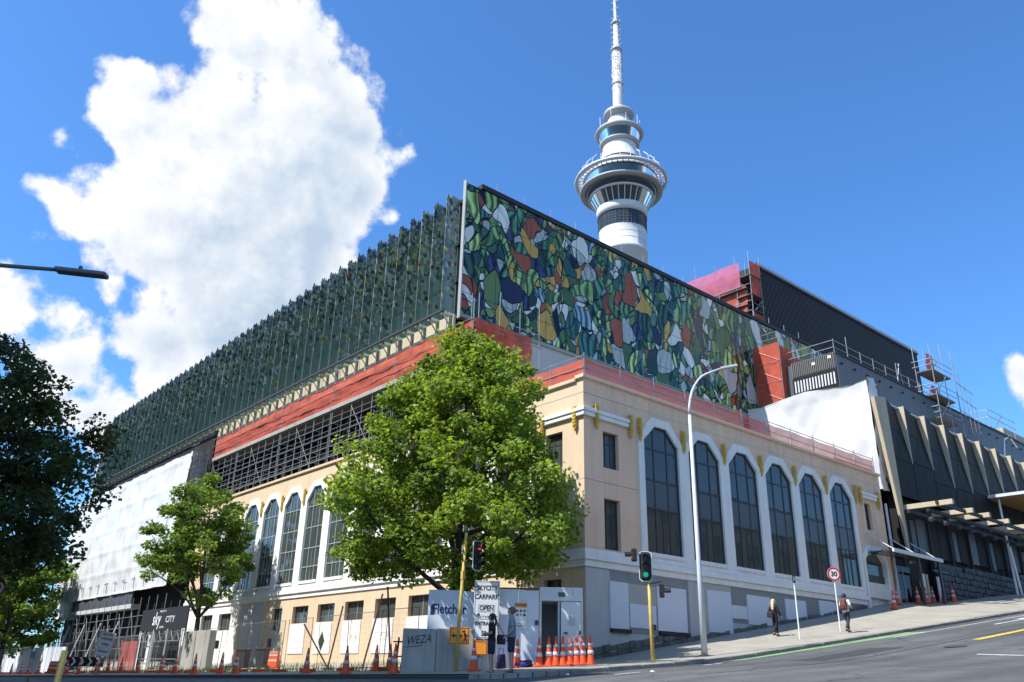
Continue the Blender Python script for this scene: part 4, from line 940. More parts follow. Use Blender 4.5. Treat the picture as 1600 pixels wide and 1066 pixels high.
for z in (24.4, 25.5, 26.2): tube(s3, (82.5, 27.15, z), (89.5, 27.15, z), .03); tube(s3, (83, 27, z), (83, 28.8, z), .03)
tube(s3, (83, 27.1, 24), (86, 27.1, 26.2), .03, name='brace'); MB().tube([(84, 27, 21.5), (85, 27, 23.6), (86.5, 27, 24.2), (88, 27, 23.4)], .1, 8).build('duct', M['signw'], s3)
far = empty('beige_far_block', (100, 34, 8), 'beige block far up the street behind the small roof scaffold', 'building')
MB().box(95, 130, 30, 50, 8, 27.5).build('wall', M['beige'], far); MB().box(94.9, 130, 29.9, 31, 25.2, 25.6).build('band', M['white'], far)
for k in range(8): MB().box(96 + 2 * k, 97.3 + 2 * k, 29.93, 30, 23, 24.6).build('window', M['glass'], far)

# ------------------------------------------------------------------ dark front with saw-tooth beige fins
fin = empty('dark_finned_building', (52, YC, 6.2), 'black panelled street front with beige saw-tooth fins, beams and tiled base', 'building')
ZT = 19.44
xs = [52.6] + [55.5 + 3.15 * k for k in range(16)]
tips = [9.0, 15.4, 15.5, 14.7, 14.8, 15.0, 15.6, 16.2, 16, 15.6] + [15.5] * 8
D = .58
MB().box(52.7, 108, YC + .62, 27.0, 13.2, 19.3).build('body', M['darkpanel'], fin)
MB().box(52.4, 108, YC + .3, 27.0, 19.32, 19.4).build('ledge', M['signw'], fin)
# great end blade
MB().add([(51.55, YC + .1, 19.3), (52.75, YC - .1, ZT), (52.85, YC - .1, 8.6), (52.78, YC - .06, 8.6), (51.75, YC + .45, 19.3), (52.9, YC + .6, ZT), (52.9, YC + .06, 8.6), (52.8, YC + .06, 8.6)],
         [(0, 1, 2, 3), (1, 5, 6, 2), (0, 4, 5, 1), (4, 0, 3, 7), (2, 6, 7, 3), (4, 7, 6, 5)]).build('end_blade', M['beige'], fin)
for k in range(len(xs) - 1):
    xa, xb, tb = xs[k] + (.32 if k == 0 else .06), xs[k + 1], tips[k + 1]
    # folded dark panel: front edge upright at xa, top swinging back towards xb
    nrow = 3; zs = [12.9, tb, (tb + ZT) / 2, ZT]
    for j in range(3):
        def dep_(z): return D * max(0, (z - tb) / (ZT - tb))
        z0, z1 = zs[j] + .02, zs[j + 1] - .02
        xm = (xa + xb) / 2
        for (u0, u1) in ((0, .5), (.5, 1)):
            X0, X1 = xa + (xb - xa) * u0 + .015, xa + (xb - xa) * u1 - .015
            y00, y01, y10, y11 = YC + dep_(z0) * u0, YC + dep_(z0) * u1, YC + dep_(z1) * u0, YC + dep_(z1) * u1
            MB().add([(X0, y00, z0), (X1, y01, z0), (X1, y11, z1), (X0, y10, z1), (X0, y00 + .05, z0), (X1, y01 + .05, z0), (X1, y11 + .05, z1), (X0, y10 + .05, z1)],
                     [(0, 1, 2, 3), (4, 7, 6, 5), (0, 4, 5, 1), (2, 6, 7, 3), (0, 3, 7, 4), (1, 5, 6, 2)]).build('facade_panel', M['darkpanel'], fin)
    # beige return of the tooth
    MB().add([(xb - .05, YC - .01, tb), (xb - .05, YC - .02, ZT + .01), (xb - .05, YC + D, ZT + .01), (xb + .05, YC - .01, tb), (xb + .05, YC - .02, ZT + .01), (xb + .05, YC + D, ZT + .01)],
             [(0, 1, 2), (3, 5, 4), (0, 3, 4, 1), (1, 4, 5, 2), (0, 2, 5, 3)]).build('beige_fin', M['beige'], fin)
# dark lower storeys: glass, posts
MB().box(53.0, 108, YC + .45, YC + .9, 5, 13.0).build('lower_backing', M['darkpanel'], fin)
for k in range(17):
    x = 53.3 + 3.15 * k
    for j in range(2): MB().box(x + .05 + 1.55 * j, x + 1.5 + 1.55 * j, YC + .2, YC + .23, 9.3 + .10 * k, 11.7 + .02 * k).build('glass_panel', M['slate'] if (k * 2 + j) % 5 == 1 else M['darkpanel'], fin)
    MB().box(x - .08, x + .02, YC + .05, YC + .3, 8.6, 12.4).build('post', M['black'], fin)
    if k % 2 == 0: MB().box(x + .7, x + 1.3, YC + .18, YC + .19, 9.5, 11.5).build('poster', M['slate'], fin)
# canopy: beige beams out over the footpath, dark rails and lamps below
for k, (x, L) in enumerate([(53.1, 3.0), (57.1, 2.6), (59.8, 2.6), (63.4, 2.5), (66.8, 2.4), (69.5, 2.4), (72.6, 2.4)]):
    MB().box(x, x + .28, YC - L, YC, 12.0 + .07 * k, 12.3 + .07 * k).build('canopy_beam', M['beige'], fin)
for y, z in ((YC - .3, 11.75), (YC - 1.5, 11.7), (YC - 2.1, 12.1)): MB().box(53, 78, y - .08, y + .08, z, z + .2).build('canopy_rail', M['black'], fin)
for k in range(12): MB().lathe([(0, 0), (.16, .02), (.2, .2), (.1, .3), (0, .3)], 10, (54.5 + 2 * k, YC - 1.0)).build('canopy_lamp', M['frame'], fin).location.z = 11.3
# second canopy up the street
c2 = empty('street_canopy', (70, YC - 2, 12), 'flat pale-edged canopy with timber underside on slanted white posts', 'canopy')
MB().box(67.7, 90, YC - 3.6, YC - .1, 14.75, 14.85).build('timber_soffit', mat('timber_soffit', (.34, .22, .10), .6, .2, 2), c2)
MB().box(67.5, 90, YC - 3.8, YC - .05, 14.86, 15.08).build('roof', M['lamp'], c2)
for p_, q_ in (((67.95, 22.8, 14.8), (67.9, 22.8, 7.7)), ((67.6, 22.6, 11.2), (68.2, 22.6, 7.7)), ((78, 21, 14.8), (78, 21, 8.5))): MB().tube([p_, q_], .085, 8).build('post', M['signw'], c2)
# tiled base: dark diamond tiles
tl = MB(); rd = random.Random(31)
tm = MB().box(0, .58, -.05, 0, .01, .38).mesh('tile', M['stone'])
tm2 = MB().add([(0, 0, 0), (.58, 0, .0), (.58, 0, .39), (0, 0, .39), (.05, -.07, .04), (.53, -.03, .04), (.53, -.07, .35), (.05, -.03, .35)], [(4, 5, 6, 7), (0, 1, 5, 4), (1, 2, 6, 5), (2, 3, 7, 6), (3, 0, 4, 7)]).mesh('tile', M['stone'])
cnt = 0
for k in range(60):
    x = 56.6 + .6 * k; b = fz(x, YC) - .3
    for j in range(7):
        z = math.floor(b / .4) * .4 + .4 * j
        if z + .4 > 9.0 + .045 * (x - 56): break
        if cnt < 290: put('tile', (tm, tm2)[(j + k) % 2], fin, (x - 52, .02 - (.02 if (k * 7 + j * 3) % 5 == 0 else 0), z - 6.2)); cnt += 1
MB().box(56.5, 108, YC + .06, YC + .4, 5.5, 9.1).build('base_wall', M['stone'], fin)

# ------------------------------------------------------------------ entry between the two fronts
en = empty('side_entry', (51.5, YC, 6), 'small dark street entry with glass canopy and taped notices beside the arched door', 'entrance')
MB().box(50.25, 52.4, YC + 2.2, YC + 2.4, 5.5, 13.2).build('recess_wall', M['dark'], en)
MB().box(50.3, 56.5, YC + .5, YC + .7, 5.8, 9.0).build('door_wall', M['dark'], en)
MB().tube([(50.5, YC - .06, 12.0), (50.5, YC - .06, 6.0)], .08, 8).build('downpipe', M['lamp'], en)
MB().box(47.3, 53.4, YC - 1.6, YC - .1, 8.7, 8.76).build('glass_canopy', M['glassl'], en); MB().box(47.2, 53.5, YC - 1.7, YC - 1.58, 8.62, 8.82).build('canopy_edge', M['lamp'], en)
for x in (47.6, 50.4, 53.2): MB().tube([(x, YC - 1.5, 8.8), (x, YC, 9.9)], .03, 6).build('tie_rod', M['lamp'], en)
for x in (50.6, 53.3): MB().box(x, x + .14, YC - 1.5, YC - 1.36, fz(x, YC - 1.5), 8.7).build('post', M['frame'], en)
MB().box(50.9, 53.0, YC + .2, YC + .25, 6.3, 8.4).build('door', M['darkglass'], en); MB().box(51.93, 51.97, YC + .17, YC + .27, 6.3, 8.4).build('door_stile', M['lamp'], en)
MB().box(50.75, 50.9, YC + .1, YC + .3, 6.2, 8.6).build('door_frame', M['lamp'], en)
MB().box(53.9, 55.9, YC - .9, YC - .75, 8.2, 8.32).build('awning', M['frame'], en)
for x, w, m in ((53.7, .35, 'signw'), (54.2, .3, 'beigepaint'), (55.9, .5, 'board')): MB().box(x, x + w, YC - .2, YC - .1, 6.35, 8.1).build('side_panel', M[m], en)
for x, z in ((54.7, 7.4), (55.2, 7.3), (54.75, 6.8)): MB().box(x, x + .3, YC + .44, YC + .46, z, z + .4).build('notice', M['signw'], en)
MB().box(54.55, 55.85, YC + .47, YC + .5, 6.3, 8.1).build('notice_board', M['frame'], en)

# ------------------------------------------------------------------ the tower
TX, TY = 161.9, 141.0
tw = empty('observation_tower', (TX, TY, 0), 'tall white observation tower with ringed pod and long slender mast', 'tower')
def lat(name, prof, m, n=48, smooth=True): return MB().lathe(prof, n, (TX, TY)).build(name, M[m], tw, smooth=smooth)
lat('shaft', [(7.05, 0), (7.05, 117.2), (7.25, 117.3), (7.25, 118.4), (7.05, 118.5), (7.05, 125.0)], 'twhite')
for z in (120.5, 122.5): lat('shaft_joint', [(7.07, z), (7.07, z + .12)], 'tgrey')
lat('dark_band', [(7.12, 125), (7.12, 132)], 'tglass')
mb = MB()
for k in range(40):
    a = 2 * math.pi * k / 40; c, s = math.cos(a), math.sin(a); mb.bar((TX + 7.15 * c, TY + 7.15 * s, 125), (TX + 7.15 * c, TY + 7.15 * s, 132), .12, .12)
for j in range(1, 5): mb.lathe([(7.14, 125 + 1.4 * j), (7.24, 125 + 1.4 * j), (7.24, 125.12 + 1.4 * j), (7.14, 125.12 + 1.4 * j)], 40, (TX, TY))
mb.build('band_grid', M['slate'], tw)
lat('collar', [(7.1, 132), (7.5, 132), (7.6, 134.6), (7.3, 134.7)], 'twhite')
lat('lower_windows', [(7.4, 134.6), (9.3, 138.2)], 'tglass')
mb = MB()
for k in range(30):
    a = 2 * math.pi * k / 30; c, s = math.cos(a), math.sin(a); mb.bar((TX + 7.5 * c, TY + 7.5 * s, 134.6), (TX + 9.4 * c, TY + 9.4 * s, 138.3), .22, .22)
mb.build('window_mullions', M['twhite'], tw)
lat('window_ring', [(9.3, 138.2), (9.8, 138.2), (9.8, 138.7), (9.3, 138.8)], 'twhite')
lat('dark_ring', [(9.6, 138.7), (10.2, 139.3), (10.9, 141.0), (10.9, 141.2)], 'tglass')
lat('mid_ring', [(10.6, 141.1), (12.2, 141.1), (12.5, 141.5), (12.5, 142.0), (12.2, 142.3), (10.6, 142.3)], 'tgrey')
lat('upper_windows', [(11.2, 142.3), (11.9, 145.8)], 'tglass')
lat('inner_drum', [(6.8, 138), (6.8, 149.5)], 'tgrey')
lat('halo_ring', [(13.2, 145.6), (13.9, 145.7), (14.1, 146.1), (13.9, 146.5), (13.2, 146.6), (13.0, 146.1), (13.2, 145.6)], 'twhite')
sm = MB().bar((11.7, 0, 145.9), (13.3, 0, 146.1), .28, .16).mesh('halo_slat', M['twhite'])
for k in range(48): put('halo_slat', sm, tw, (0, 0, 0), (0, 0, 2 * math.pi * k / 48))
lat('pod_roof', [(11.9, 145.8), (12.1, 146.2), (9.5, 147.6), (6.6, 148.6), (6.6, 149.2)], 'twhite')
sm = MB().tube([(12.6, 0, 146.6), (12.2, 0, 148.2), (10.4, 0, 149.2)], .09, 5).mesh('roof_strut', M['twhite'])
for k in range(26): put('roof_strut', sm, tw, (0, 0, 0), (0, 0, 2 * math.pi * k / 26))
lat('neck_window', [(6.1, 148.6), (6.1, 150.0)], 'tglass')
lat('cone', [(6.4, 149.9), (6.4, 150.3), (6.0, 150.6), (5.1, 155.2)], 'twhite')
lat('second_ring', [(5.1, 155.2), (6.0, 155.3), (6.2, 155.9), (5.6, 156.3)], 'tgrey')
lat('second_windows', [(5.7, 156.2), (6.5, 158.8)], 'tglass')
lat('second_halo', [(6.3, 158.7), (7.3, 158.9), (7.6, 159.4), (7.3, 160.0), (6.0, 160.6), (4.4, 161.6)], 'tgrey')
lat('upper_drum', [(4.6, 161.2), (3.0, 165.6)], 'twhite')
lat('third_halo', [(2.9, 164.9), (4.6, 165.6), (4.9, 166.2), (4.6, 167.0), (2.6, 167.6)], 'tgrey')
lat('third_drum', [(2.7, 167.4), (2.4, 168.8), (1.9, 168.9)], 'twhite', 32)
lat('mast', [(1.7, 168.6), (1.5, 192.4), (.95, 192.6), (.8, 205), (.5, 205.2), (.35, 232)], 'twhite', 16)
for z, r in ((192.0, 1.9), (203.4, 1.3), (178.0, 1.8)): lat('mast_ring', [(r - .3, z), (r, z + .1), (r, z + .7), (r - .3, z + .8)], 'tgrey', 20)
mb = MB(); rd = random.Random(2)
for k in range(16):
    a = 2 * math.pi * k / 16
    for z in [175 + 1.25 * j for j in range(14)]:
        if rd.random() < .45: mb.bar((TX + 1.6 * math.cos(a), TY + 1.6 * math.sin(a), z), (TX + 1.95 * math.cos(a), TY + 1.95 * math.sin(a), z + .8), .16, .16)
for k in range(10):
    a = 2 * math.pi * k / 10
    for z in (194, 196, 198, 200, 202, 204): mb.bar((TX + 1.0 * math.cos(a), TY + 1.0 * math.sin(a), z), (TX + 1.7 * math.cos(a), TY + 1.7 * math.sin(a), z + rd.uniform(.2, 1.2)), .12, .12)
    for z in (206, 210, 213): mb.bar((TX, TY, z), (TX + 1.4 * math.cos(a), TY + 1.4 * math.sin(a), z + .4), .1, .1)
mb.build('aerials', M['tgrey'], tw)['kind'] = 'stuff'
for k in range(9):
    a = k * .7; MB().tube([(TX + 6.6 * math.cos(a), TY + 6.6 * math.sin(a), 160), (TX + 6.6 * math.cos(a), TY + 6.6 * math.sin(a), 163 + (k % 3))], .1, 5).build('aerial', M['twhite'], tw)
zr = lambda z: interp(z, [125, 132, 134.6, 138.2, 138.7, 141.2, 142.3, 145.8, 146.6, 147.6, 148.6, 149.2, 150, 155.2, 168.6, 240], [125, 129.6, 132.4, 136.2, 136.8, 138.5, 139.4, 142.4, 143.2, 145, 147, 148.2, 149.6, 155.6, 170, 241.4])
for me in {c.data.name: c.data for c in tw.children}.values():      # heights of the tiers as they stand
    for v in me.vertices:
        if v.co.z > 125: v.co.z = zr(v.co.z)
tw.location.z = -1.3
# ------------------------------------------------------------------ trees
def limb(mb, p, q, r0, r1, rd, bend=.12, n=5):
    p, q = Vector(p), Vector(q); L = (q - p).length; pts, rs = [], []
    o = Vector((rd.uniform(-1, 1), rd.uniform(-1, 1), rd.uniform(.0, .6))) * bend * L
    for i in range(n + 1):
        t = i / n; pts.append(p.lerp(q, t) + o * math.sin(t * math.pi)); rs.append(r0 + (r1 - r0) * t)
    mb.tube(pts, rs, 7); return pts
def tree(name, base, prof, forks, nclump, nleaf, size, matl, seed, label, trunk_r=.2, off=(0, 0), sparse=.0, clump_r=.75, group='street trees', inner=.35, zsq=.62):
    """prof: (height above base, crown radius); leaves gather in clumps at branch ends spread through the crown"""
    rd = random.Random(seed); bx, by, bz = base
    t = empty(name, base, label, 'tree', group)
    hs = [h for h, r in prof]; lo, hi = min(hs), max(hs); pr = sorted(prof)
    rad = lambda h: interp(h, [a for a, b in pr], [b for a, b in pr])
    wood = MB(); fork_z = forks[0]
    top = Vector((off[0] * .6, off[1] * .6, hi * .86))
    tp = limb(wood, (0, 0, -.2), (rd.uniform(-.1, .1), rd.uniform(-.1, .1), fork_z), trunk_r * 1.15, trunk_r * .8, rd, .02)
    leader = limb(wood, tp[-1], top, trunk_r * .7, .03, rd, .04, 8)
    mains = []
    for k in range(forks[1]):
        a = 2 * math.pi * (k + rd.uniform(-.2, .2)) / forks[1]; h = fork_z + (hi - fork_z) * rd.uniform(.06, .5); r = rad(h) * rd.uniform(.7, .85)
        st = tp[-1] if k % 2 == 0 else leader[rd.randint(1, 4)]
        mains.append(limb(wood, st, (off[0] + r * math.cos(a), off[1] + r * math.sin(a), max(h, st.z + .4)), trunk_r * .5, .03, rd, .12, 6))
    cl = []
    tries = 0
    while len(cl) < nclump and tries < nclump * 40:
        tries += 1
        h = lo + (hi - lo) * rd.random(); r = rad(h)
        if rd.random() > (r / max(b for a, b in prof)) ** 1.2: continue
        a = rd.random() * 2 * math.pi; lobe = 1 + .16 * math.sin(3 * a + seed) + .10 * math.sin(7 * a + h * 2.1) + .12 * math.sin(h * 2.6 + a * 2)
        q = max(inner, rd.random() ** .42) * r * lobe
        c = Vector((off[0] + q * math.cos(a), off[1] + q * math.sin(a), h + rd.uniform(-.2, .2)))
        if sparse and math.sin(c.x * 1.7 + seed) * math.sin(c.y * 1.9 + 2) * math.sin(c.z * 1.6) > .5 - sparse: continue
        if h < lo + .26 * (hi - lo) and q < .6 * r: continue      # open under the crown
        cl.append(c)
    allp = [p for m_ in mains + [leader] for p in m_[2:]]
    for c in cl[::2]:
        n_ = min(allp, key=lambda p: (p - c).length + max(0, p.z - c.z) * 2)
        limb(wood, n_, c, .028, .008, rd, .1, 3)
    wood.build('trunk', M['bark'], t, local=True, smooth=True)
    V, F = [], []
    for c in cl:
        cr = clump_r * rd.uniform(.6, 1.25)
        for _ in range(int(nleaf * rd.uniform(.6, 1.3))):
            d = Vector((rd.gauss(0, 1), rd.gauss(0, 1), rd.gauss(0, 1))).normalized() * cr * rd.random() ** .45
            p = c + Vector((d.x, d.y, d.z * zsq))
            n_ = (Vector((rd.gauss(0, .7), rd.gauss(0, .7), rd.uniform(.2, 1.3))) + d * .5).normalized()
            u = n_.cross(Vector((rd.gauss(0, 1), rd.gauss(0, 1), rd.gauss(0, .6)))).normalized(); v = n_.cross(u)
            s = size * rd.uniform(.6, 1.25); k = len(V); dr = n_ * -.22 * s
            for a_, b_, w_ in ((0, -.55, 0), (.5, -.1, 1), (.22, .28, .3), (0, .62, .8), (-.25, .3, .3), (-.5, -.1, 1)): V.append(tuple(p + u * a_ * s + v * b_ * s + dr * w_))
            F += [(k, k + 1, k + 2, k + 3), (k, k + 3, k + 4, k + 5)]
    me = bpy.data.meshes.new('crown'); me.from_pydata(V, [], F); me.materials.append(matl)
    put('crown', me, t)
    return t
zb = fz(18.6, 24.8)
tree('plane_tree', (18.6, 24.8, zb), [(2.9, 1.4), (3.5, 3.5), (4.3, 4.5), (5.3, 4.35), (7.6, 3.75), (9.4, 3.1), (10.8, 2.3), (11.8, 1.35), (12.7, .4)], (2.3, 13), 430, 150, .155, M['leafa'], 7,
     'big lime-green leafy tree behind the white hoarding on the corner', .2, off=(.15, -.1), sparse=.12, clump_r=.72)
zb = fz(20.4, 53.6)
tree('plane_tree', (20.4, 53.6, zb), [(4.0, 1.5), (5.0, 3.0), (6.6, 3.5), (8.4, 3.0), (10.2, 2.2), (11.4, 1.2), (12.0, .4)], (3.0, 10), 150, 105, .2, M['leafb'], 12,
     'smaller open-crowned street tree beside the black banner', .18, off=(-.5, .4), sparse=.25, clump_r=.7)
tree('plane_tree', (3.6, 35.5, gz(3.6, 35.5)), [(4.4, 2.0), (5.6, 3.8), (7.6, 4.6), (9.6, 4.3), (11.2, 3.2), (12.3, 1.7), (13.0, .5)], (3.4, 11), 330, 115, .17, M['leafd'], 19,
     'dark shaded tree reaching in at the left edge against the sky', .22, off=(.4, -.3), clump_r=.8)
tree('plane_tree', (17.9, 96, fz(17.9, 96)), [(1.4, 2.2), (3, 4.2), (6, 5.2), (8.5, 5.0), (10.5, 3.8), (12.2, 2.0), (13.2, .6)], (2.6, 10), 260, 75, .33, M['leafb'], 23,
     'sunlit green tree low at the left edge behind the far cones', .25, clump_r=1.0)
tree('plane_tree', (17.5, 112, fz(17.5, 112)), [(1.4, 2.2), (3, 4.2), (6, 5.4), (8.5, 5.2), (10.5, 4.0), (12.2, 2.2), (13.6, .6)], (2.6, 8), 160, 48, .5, M['leafb'], 29,
     'green tree farthest down the side street, mostly hidden by the nearer one', .25, clump_r=1.1)
# grass along the foot of the fence
def grass():
    rd = random.Random(77); V, F = [], []
    for _ in range(2600):
        y = rd.uniform(24, 70); x = rd.choice((rd.uniform(17.0, 19.5), rd.gauss(18.2, .5), rd.gauss(23.2, .4))); z = fz(x, y); h = rd.uniform(.08, .34) * (1.4 if 57 < y < 62 else 1)
        a = rd.random() * 6.28; w = .02; k = len(V); l = rd.uniform(-.12, .12)
        V += [(x - w * math.cos(a), y - w * math.sin(a), z), (x + w * math.cos(a), y + w * math.sin(a), z), (x + l, y + rd.uniform(-.1, .1), z + h)]; F.append((k, k + 1, k + 2))
    me = bpy.data.meshes.new('grass'); me.from_pydata(V, [], F); me.materials.append(M['grass']); tag(put('grass', me), 'rough grass and weeds along the temporary fence', 'grass', kind='stuff')
grass()

# ------------------------------------------------------------------ traffic cones
def cone_proto():
    t = empty('traffic_cone', (0, 0, 0), 'x', 'traffic cone', 'orange traffic cones')
    MB().lathe([(.145, .035), (.125, .12), (.028, .88), (.02, .9), (0, .9)], 14).build('cone', M['orange'], t, local=True, smooth=True)
    MB().lathe([(.112, .3), (.1125, .3), (.0925, .43), (.092, .43)], 14).build('band', M['reflect'], t, local=True, smooth=True)
    MB().lathe([(.078, .56), (.0785, .56), (.066, .65), (.0655, .65)], 14).build('band', M['reflect'], t, local=True, smooth=True)
    MB().prism([(.2 * a, .2 * b) for a, b in ((-1, -.6), (-.6, -1), (.6, -1), (1, -.6), (1, .6), (.6, 1), (-.6, 1), (-1, .6))], lambda u, v, w: (u, v, w), 0, .04).build('base', M['orange'], t, local=True)
    return t
for o_ in []: pass
cp = cone_proto(); first = [True]
def cone(x, y, label, zfun=fz, tilt=0, s=1.0):
    o = cp if first[0] else copy_tree(cp); first[0] = False
    o.location = (x, y, zfun(x, y) + .005); o.rotation_euler = (tilt, 0, (x * 7 + y * 3) % 6.28); o.scale = (s, s, s); o['label'] = label; return o
row = [(19.08, 20.73), (19.32, 20.53), (19.49, 20.38), (19.67, 20.24), (19.84, 20.09), (20.0, 19.95), (20.15, 19.82), (20.34, 19.66)]
names = ['leftmost of the row of cones by the white site hut door', 'second cone of the row by the site hut, in the doorway', 'third cone from the left in the row by the site hut', 'fourth cone in the row by the site hut', 'fifth cone in the row by the site hut', 'sixth cone in the row by the site hut', 'seventh cone in the row by the site hut', 'rightmost cone of the row by the grey base wall']
for (x, y), n_ in zip(row, names): cone(x, y, 'orange traffic cone, ' + n_)
cone(18.65, 21.3, 'single orange traffic cone against white hoarding under the danger board')
cone(16.55, 20.9, 'orange traffic cone behind the standing woman')
left = [(15.75, 24.0, 'nearest kerb cone left of the concrete blocks'), (15.6, 26.8, 'kerb cone second from the concrete blocks'), (16.0, 30.4, 'kerb cone third from the concrete blocks'), (17.3, 27.6, 'cone behind the fence foot left of the blocks'), (17.5, 27.0, 'cone beside the black frame behind the fence'),
        (15.9, 36.6, 'kerb cone in front of the boarded door'), (16.0, 38.4, 'kerb cone in front of the wheelie bins'), (15.8, 41.0, 'kerb cone before the right end of the raw concrete wall'), (16.2, 44.6, 'kerb cone before the middle of the raw concrete wall'), (16.8, 48.3, 'kerb cone before the left end of the raw concrete wall'),
        (16.8, 52.0, 'kerb cone under the black banner'), (17.2, 56.4, 'kerb cone right of the tilted car park sign'), (17.4, 59.6, 'kerb cone before the red barrier'), (16.4, 58.6, 'cone standing below the tilted car park sign'), (16.3, 62.0, 'right cone of the pair before the chevron board'), (15.9, 63.3, 'left cone of the pair before the chevron board'), (16.2, 67, 'cone at the left end of the chevron board'),
        (16.4, 73, 'far kerb cone beyond the chevron board'), (16.6, 77, 'sixth cone from the left edge'), (16.5, 79, 'fifth cone from the left edge'), (17.2, 86, 'fourth cone from the left edge'), (16.8, 88.5, 'third cone from the left edge'), (17.4, 94, 'second cone from the left edge'), (17.0, 99, 'cone nearest the left edge')]
for x, y, n_ in left: cone(x, y, 'orange traffic cone, ' + n_)
for x, y, n_ in [(47.0, 22.1, 'first cone by the arched street door'), (49.4, 23.0, 'cone at the door step'), (51.2, 22.6, 'left cone of the pair by the dark entry'), (51.7, 22.3, 'right cone of the pair by the dark entry'), (54.0, 22.9, 'cone in shade by the notices'), (55.0, 22.7, 'cone before the side panel'), (57.0, 22.9, 'cone at the start of the tiled wall')]:
    cone(x, y, 'orange traffic cone, ' + n_, s=1.1)

# ------------------------------------------------------------------ corner hoarding, blocks, hut and signs
HA = -math.radians(40.6)
def hframe(name, u, v, label, cat, dz=0, group=None):   # things set square to the splayed corner hoarding
    c, s = math.cos(HA), math.sin(HA); x, y = 17.8 + u * c - v * s, 22.42 + u * s + v * c
    return empty(name, (x, y, fz(x, y) + dz), label, cat, group, HA)
UP = (math.pi / 2, 0, 0)
blk = hframe('concrete_block', -1.35, 0, 'long grey concrete barrier block with graffiti under the blue-lettered panel', 'barrier')
MB().box(-1.02, .08, -.3, .3, -.3, 1.28).build('block', M['conc'], blk, local=True, bevel=.03); MB().box(.09, 1.3, -.3, .3, -.3, 1.3).build('block', M['conc'], blk, local=True, bevel=.03)
text('WEZA', .36, M['black'], blk, (-.5, -.306, .93), (math.pi / 2, -.12, 0), name='graffiti', sx=.8, shear=.35)
MB().bar((-.9, -.304, .7), (-.35, -.304, .76), .006, .02).build('graffiti', M['black'], blk, local=True)
fp = hframe('company_sign', -1.55, .12, 'pale panel with dark blue lettering above the concrete blocks', 'sign panel', .0)
MB().box(-.08, 1.0, -.03, .03, 1.25, 2.55).build('panel', M['hoard'], fp, local=True); MB().box(1.02, 1.5, -.03, .03, 1.25, 2.52).build('panel', M['hoard'], fp, local=True)
text('Fletcher', .44, M['navy'], fp, (.63, -.036, 1.93), UP, sx=.78, bold=.008)
MB().add([(.0, -.035, 1.75), (.14, -.035, 1.75), (.15, -.035, 1.98), (.07, -.035, 2.1), (0, -.035, 2.0)], [(0, 1, 2, 3, 4)]).build('emblem', M['navy'], fp, local=True)
MB().add([(.09, -.037, 1.83), (.15, -.037, 1.86), (.10, -.037, 1.98)], [(0, 1, 2)]).build('emblem', M['signr'], fp, local=True)
ho = hframe('hoarding', 0, .15, 'white site hoarding behind the two standing people', 'hoarding')
for k in range(3): MB().box(.0 + .69 * k, .685 + .69 * k, -.03, .03, -.4, 2.5 + .02 * (k % 2)).build('board', M['hoard'], ho, local=True)
MB().box(0, 2.07, -.05, .05, 2.53, 2.58).build('cap', M['frame'], ho, local=True)
MB().bar((2.0, -.06, 1.4), (2.0, -.06, 1.55), .05, .12).build('latch', M['frame'], ho, local=True)
db = hframe('danger_board', 1.47, .1, 'small site safety board with orange heading and round symbols', 'sign')
MB().box(-.2, .2, -.02, 0, 1.2, 2.0).build('board', M['signw'], db, local=True); MB().box(-.2, .2, -.026, -.021, 1.86, 2.0).build('heading', M['signo'], db, local=True)
text('DANGER', .1, M['black'], db, (0, -.03, 1.93), UP)
cols_ = ['signr', 'navy', 'leafb', 'signr', 'gold', 'black', 'board', 'board', 'board']
for k in range(9):
    x, z = -.12 + .12 * (k % 3), 1.75 - .13 * (k // 3); o_ = MB().prism([(x + .05 * math.cos(a), z + .05 * math.sin(a)) for a in [2 * math.pi * i / 4 for i in range(4)]], lambda u, v, w: (u, w, v), -.027, -.02).build('symbol', M[cols_[k]], db, local=True)
for z in (1.34, 1.29, 1.25): MB().box(-.16, .16, -.024, -.02, z - .008, z + .008).build('print_line', M['slate'], db, local=True)
hut = hframe('site_hut', 2.1, 0, 'white site hut with one door standing open beside the corner', 'hut')
MB().box(0, 1.44, .1, 1.6, 2.06, 2.5).build('header', M['doorw'], hut, local=True, bevel=.01)
MB().box(0, .06, .1, 1.6, -.3, 2.06).build('side', M['doorw'], hut, local=True); MB().box(1.38, 1.44, .1, 1.6, -.3, 2.06).build('side', M['doorw'], hut, local=True)
MB().box(.07, 1.37, 1.5, 1.58, -.3, 2.05).build('back', M['darkpaint'], hut, local=True); MB().box(.62, .66, .12, 1.49, -.3, 2.05).build('partition', M['doorw'], hut, local=True)
d_ = MB().box(.7, 1.37, .06, .12, -.1, 2.04).build('door', M['doorw'], hut, local=True)
MB().box(.95, 1.17, .045, .058, 1.3, 1.58).build('hatch', M['greybase'], d_, local=True); MB().box(.8, .93, .0, .058, 1.03, 1.07).build('handle', M['frame'], d_, local=True); MB().box(1.28, 1.36, .03, .058, 1.02, 1.12).build('lock', M['frame'], d_, local=True)
MB().box(.62, .84, .08, .098, 2.2, 2.34).build('label_plate', M['slate'], hut, local=True); MB().box(1.1, 1.13, .08, .098, 2.25, 2.42).build('vent', M['greybase'], hut, local=True)

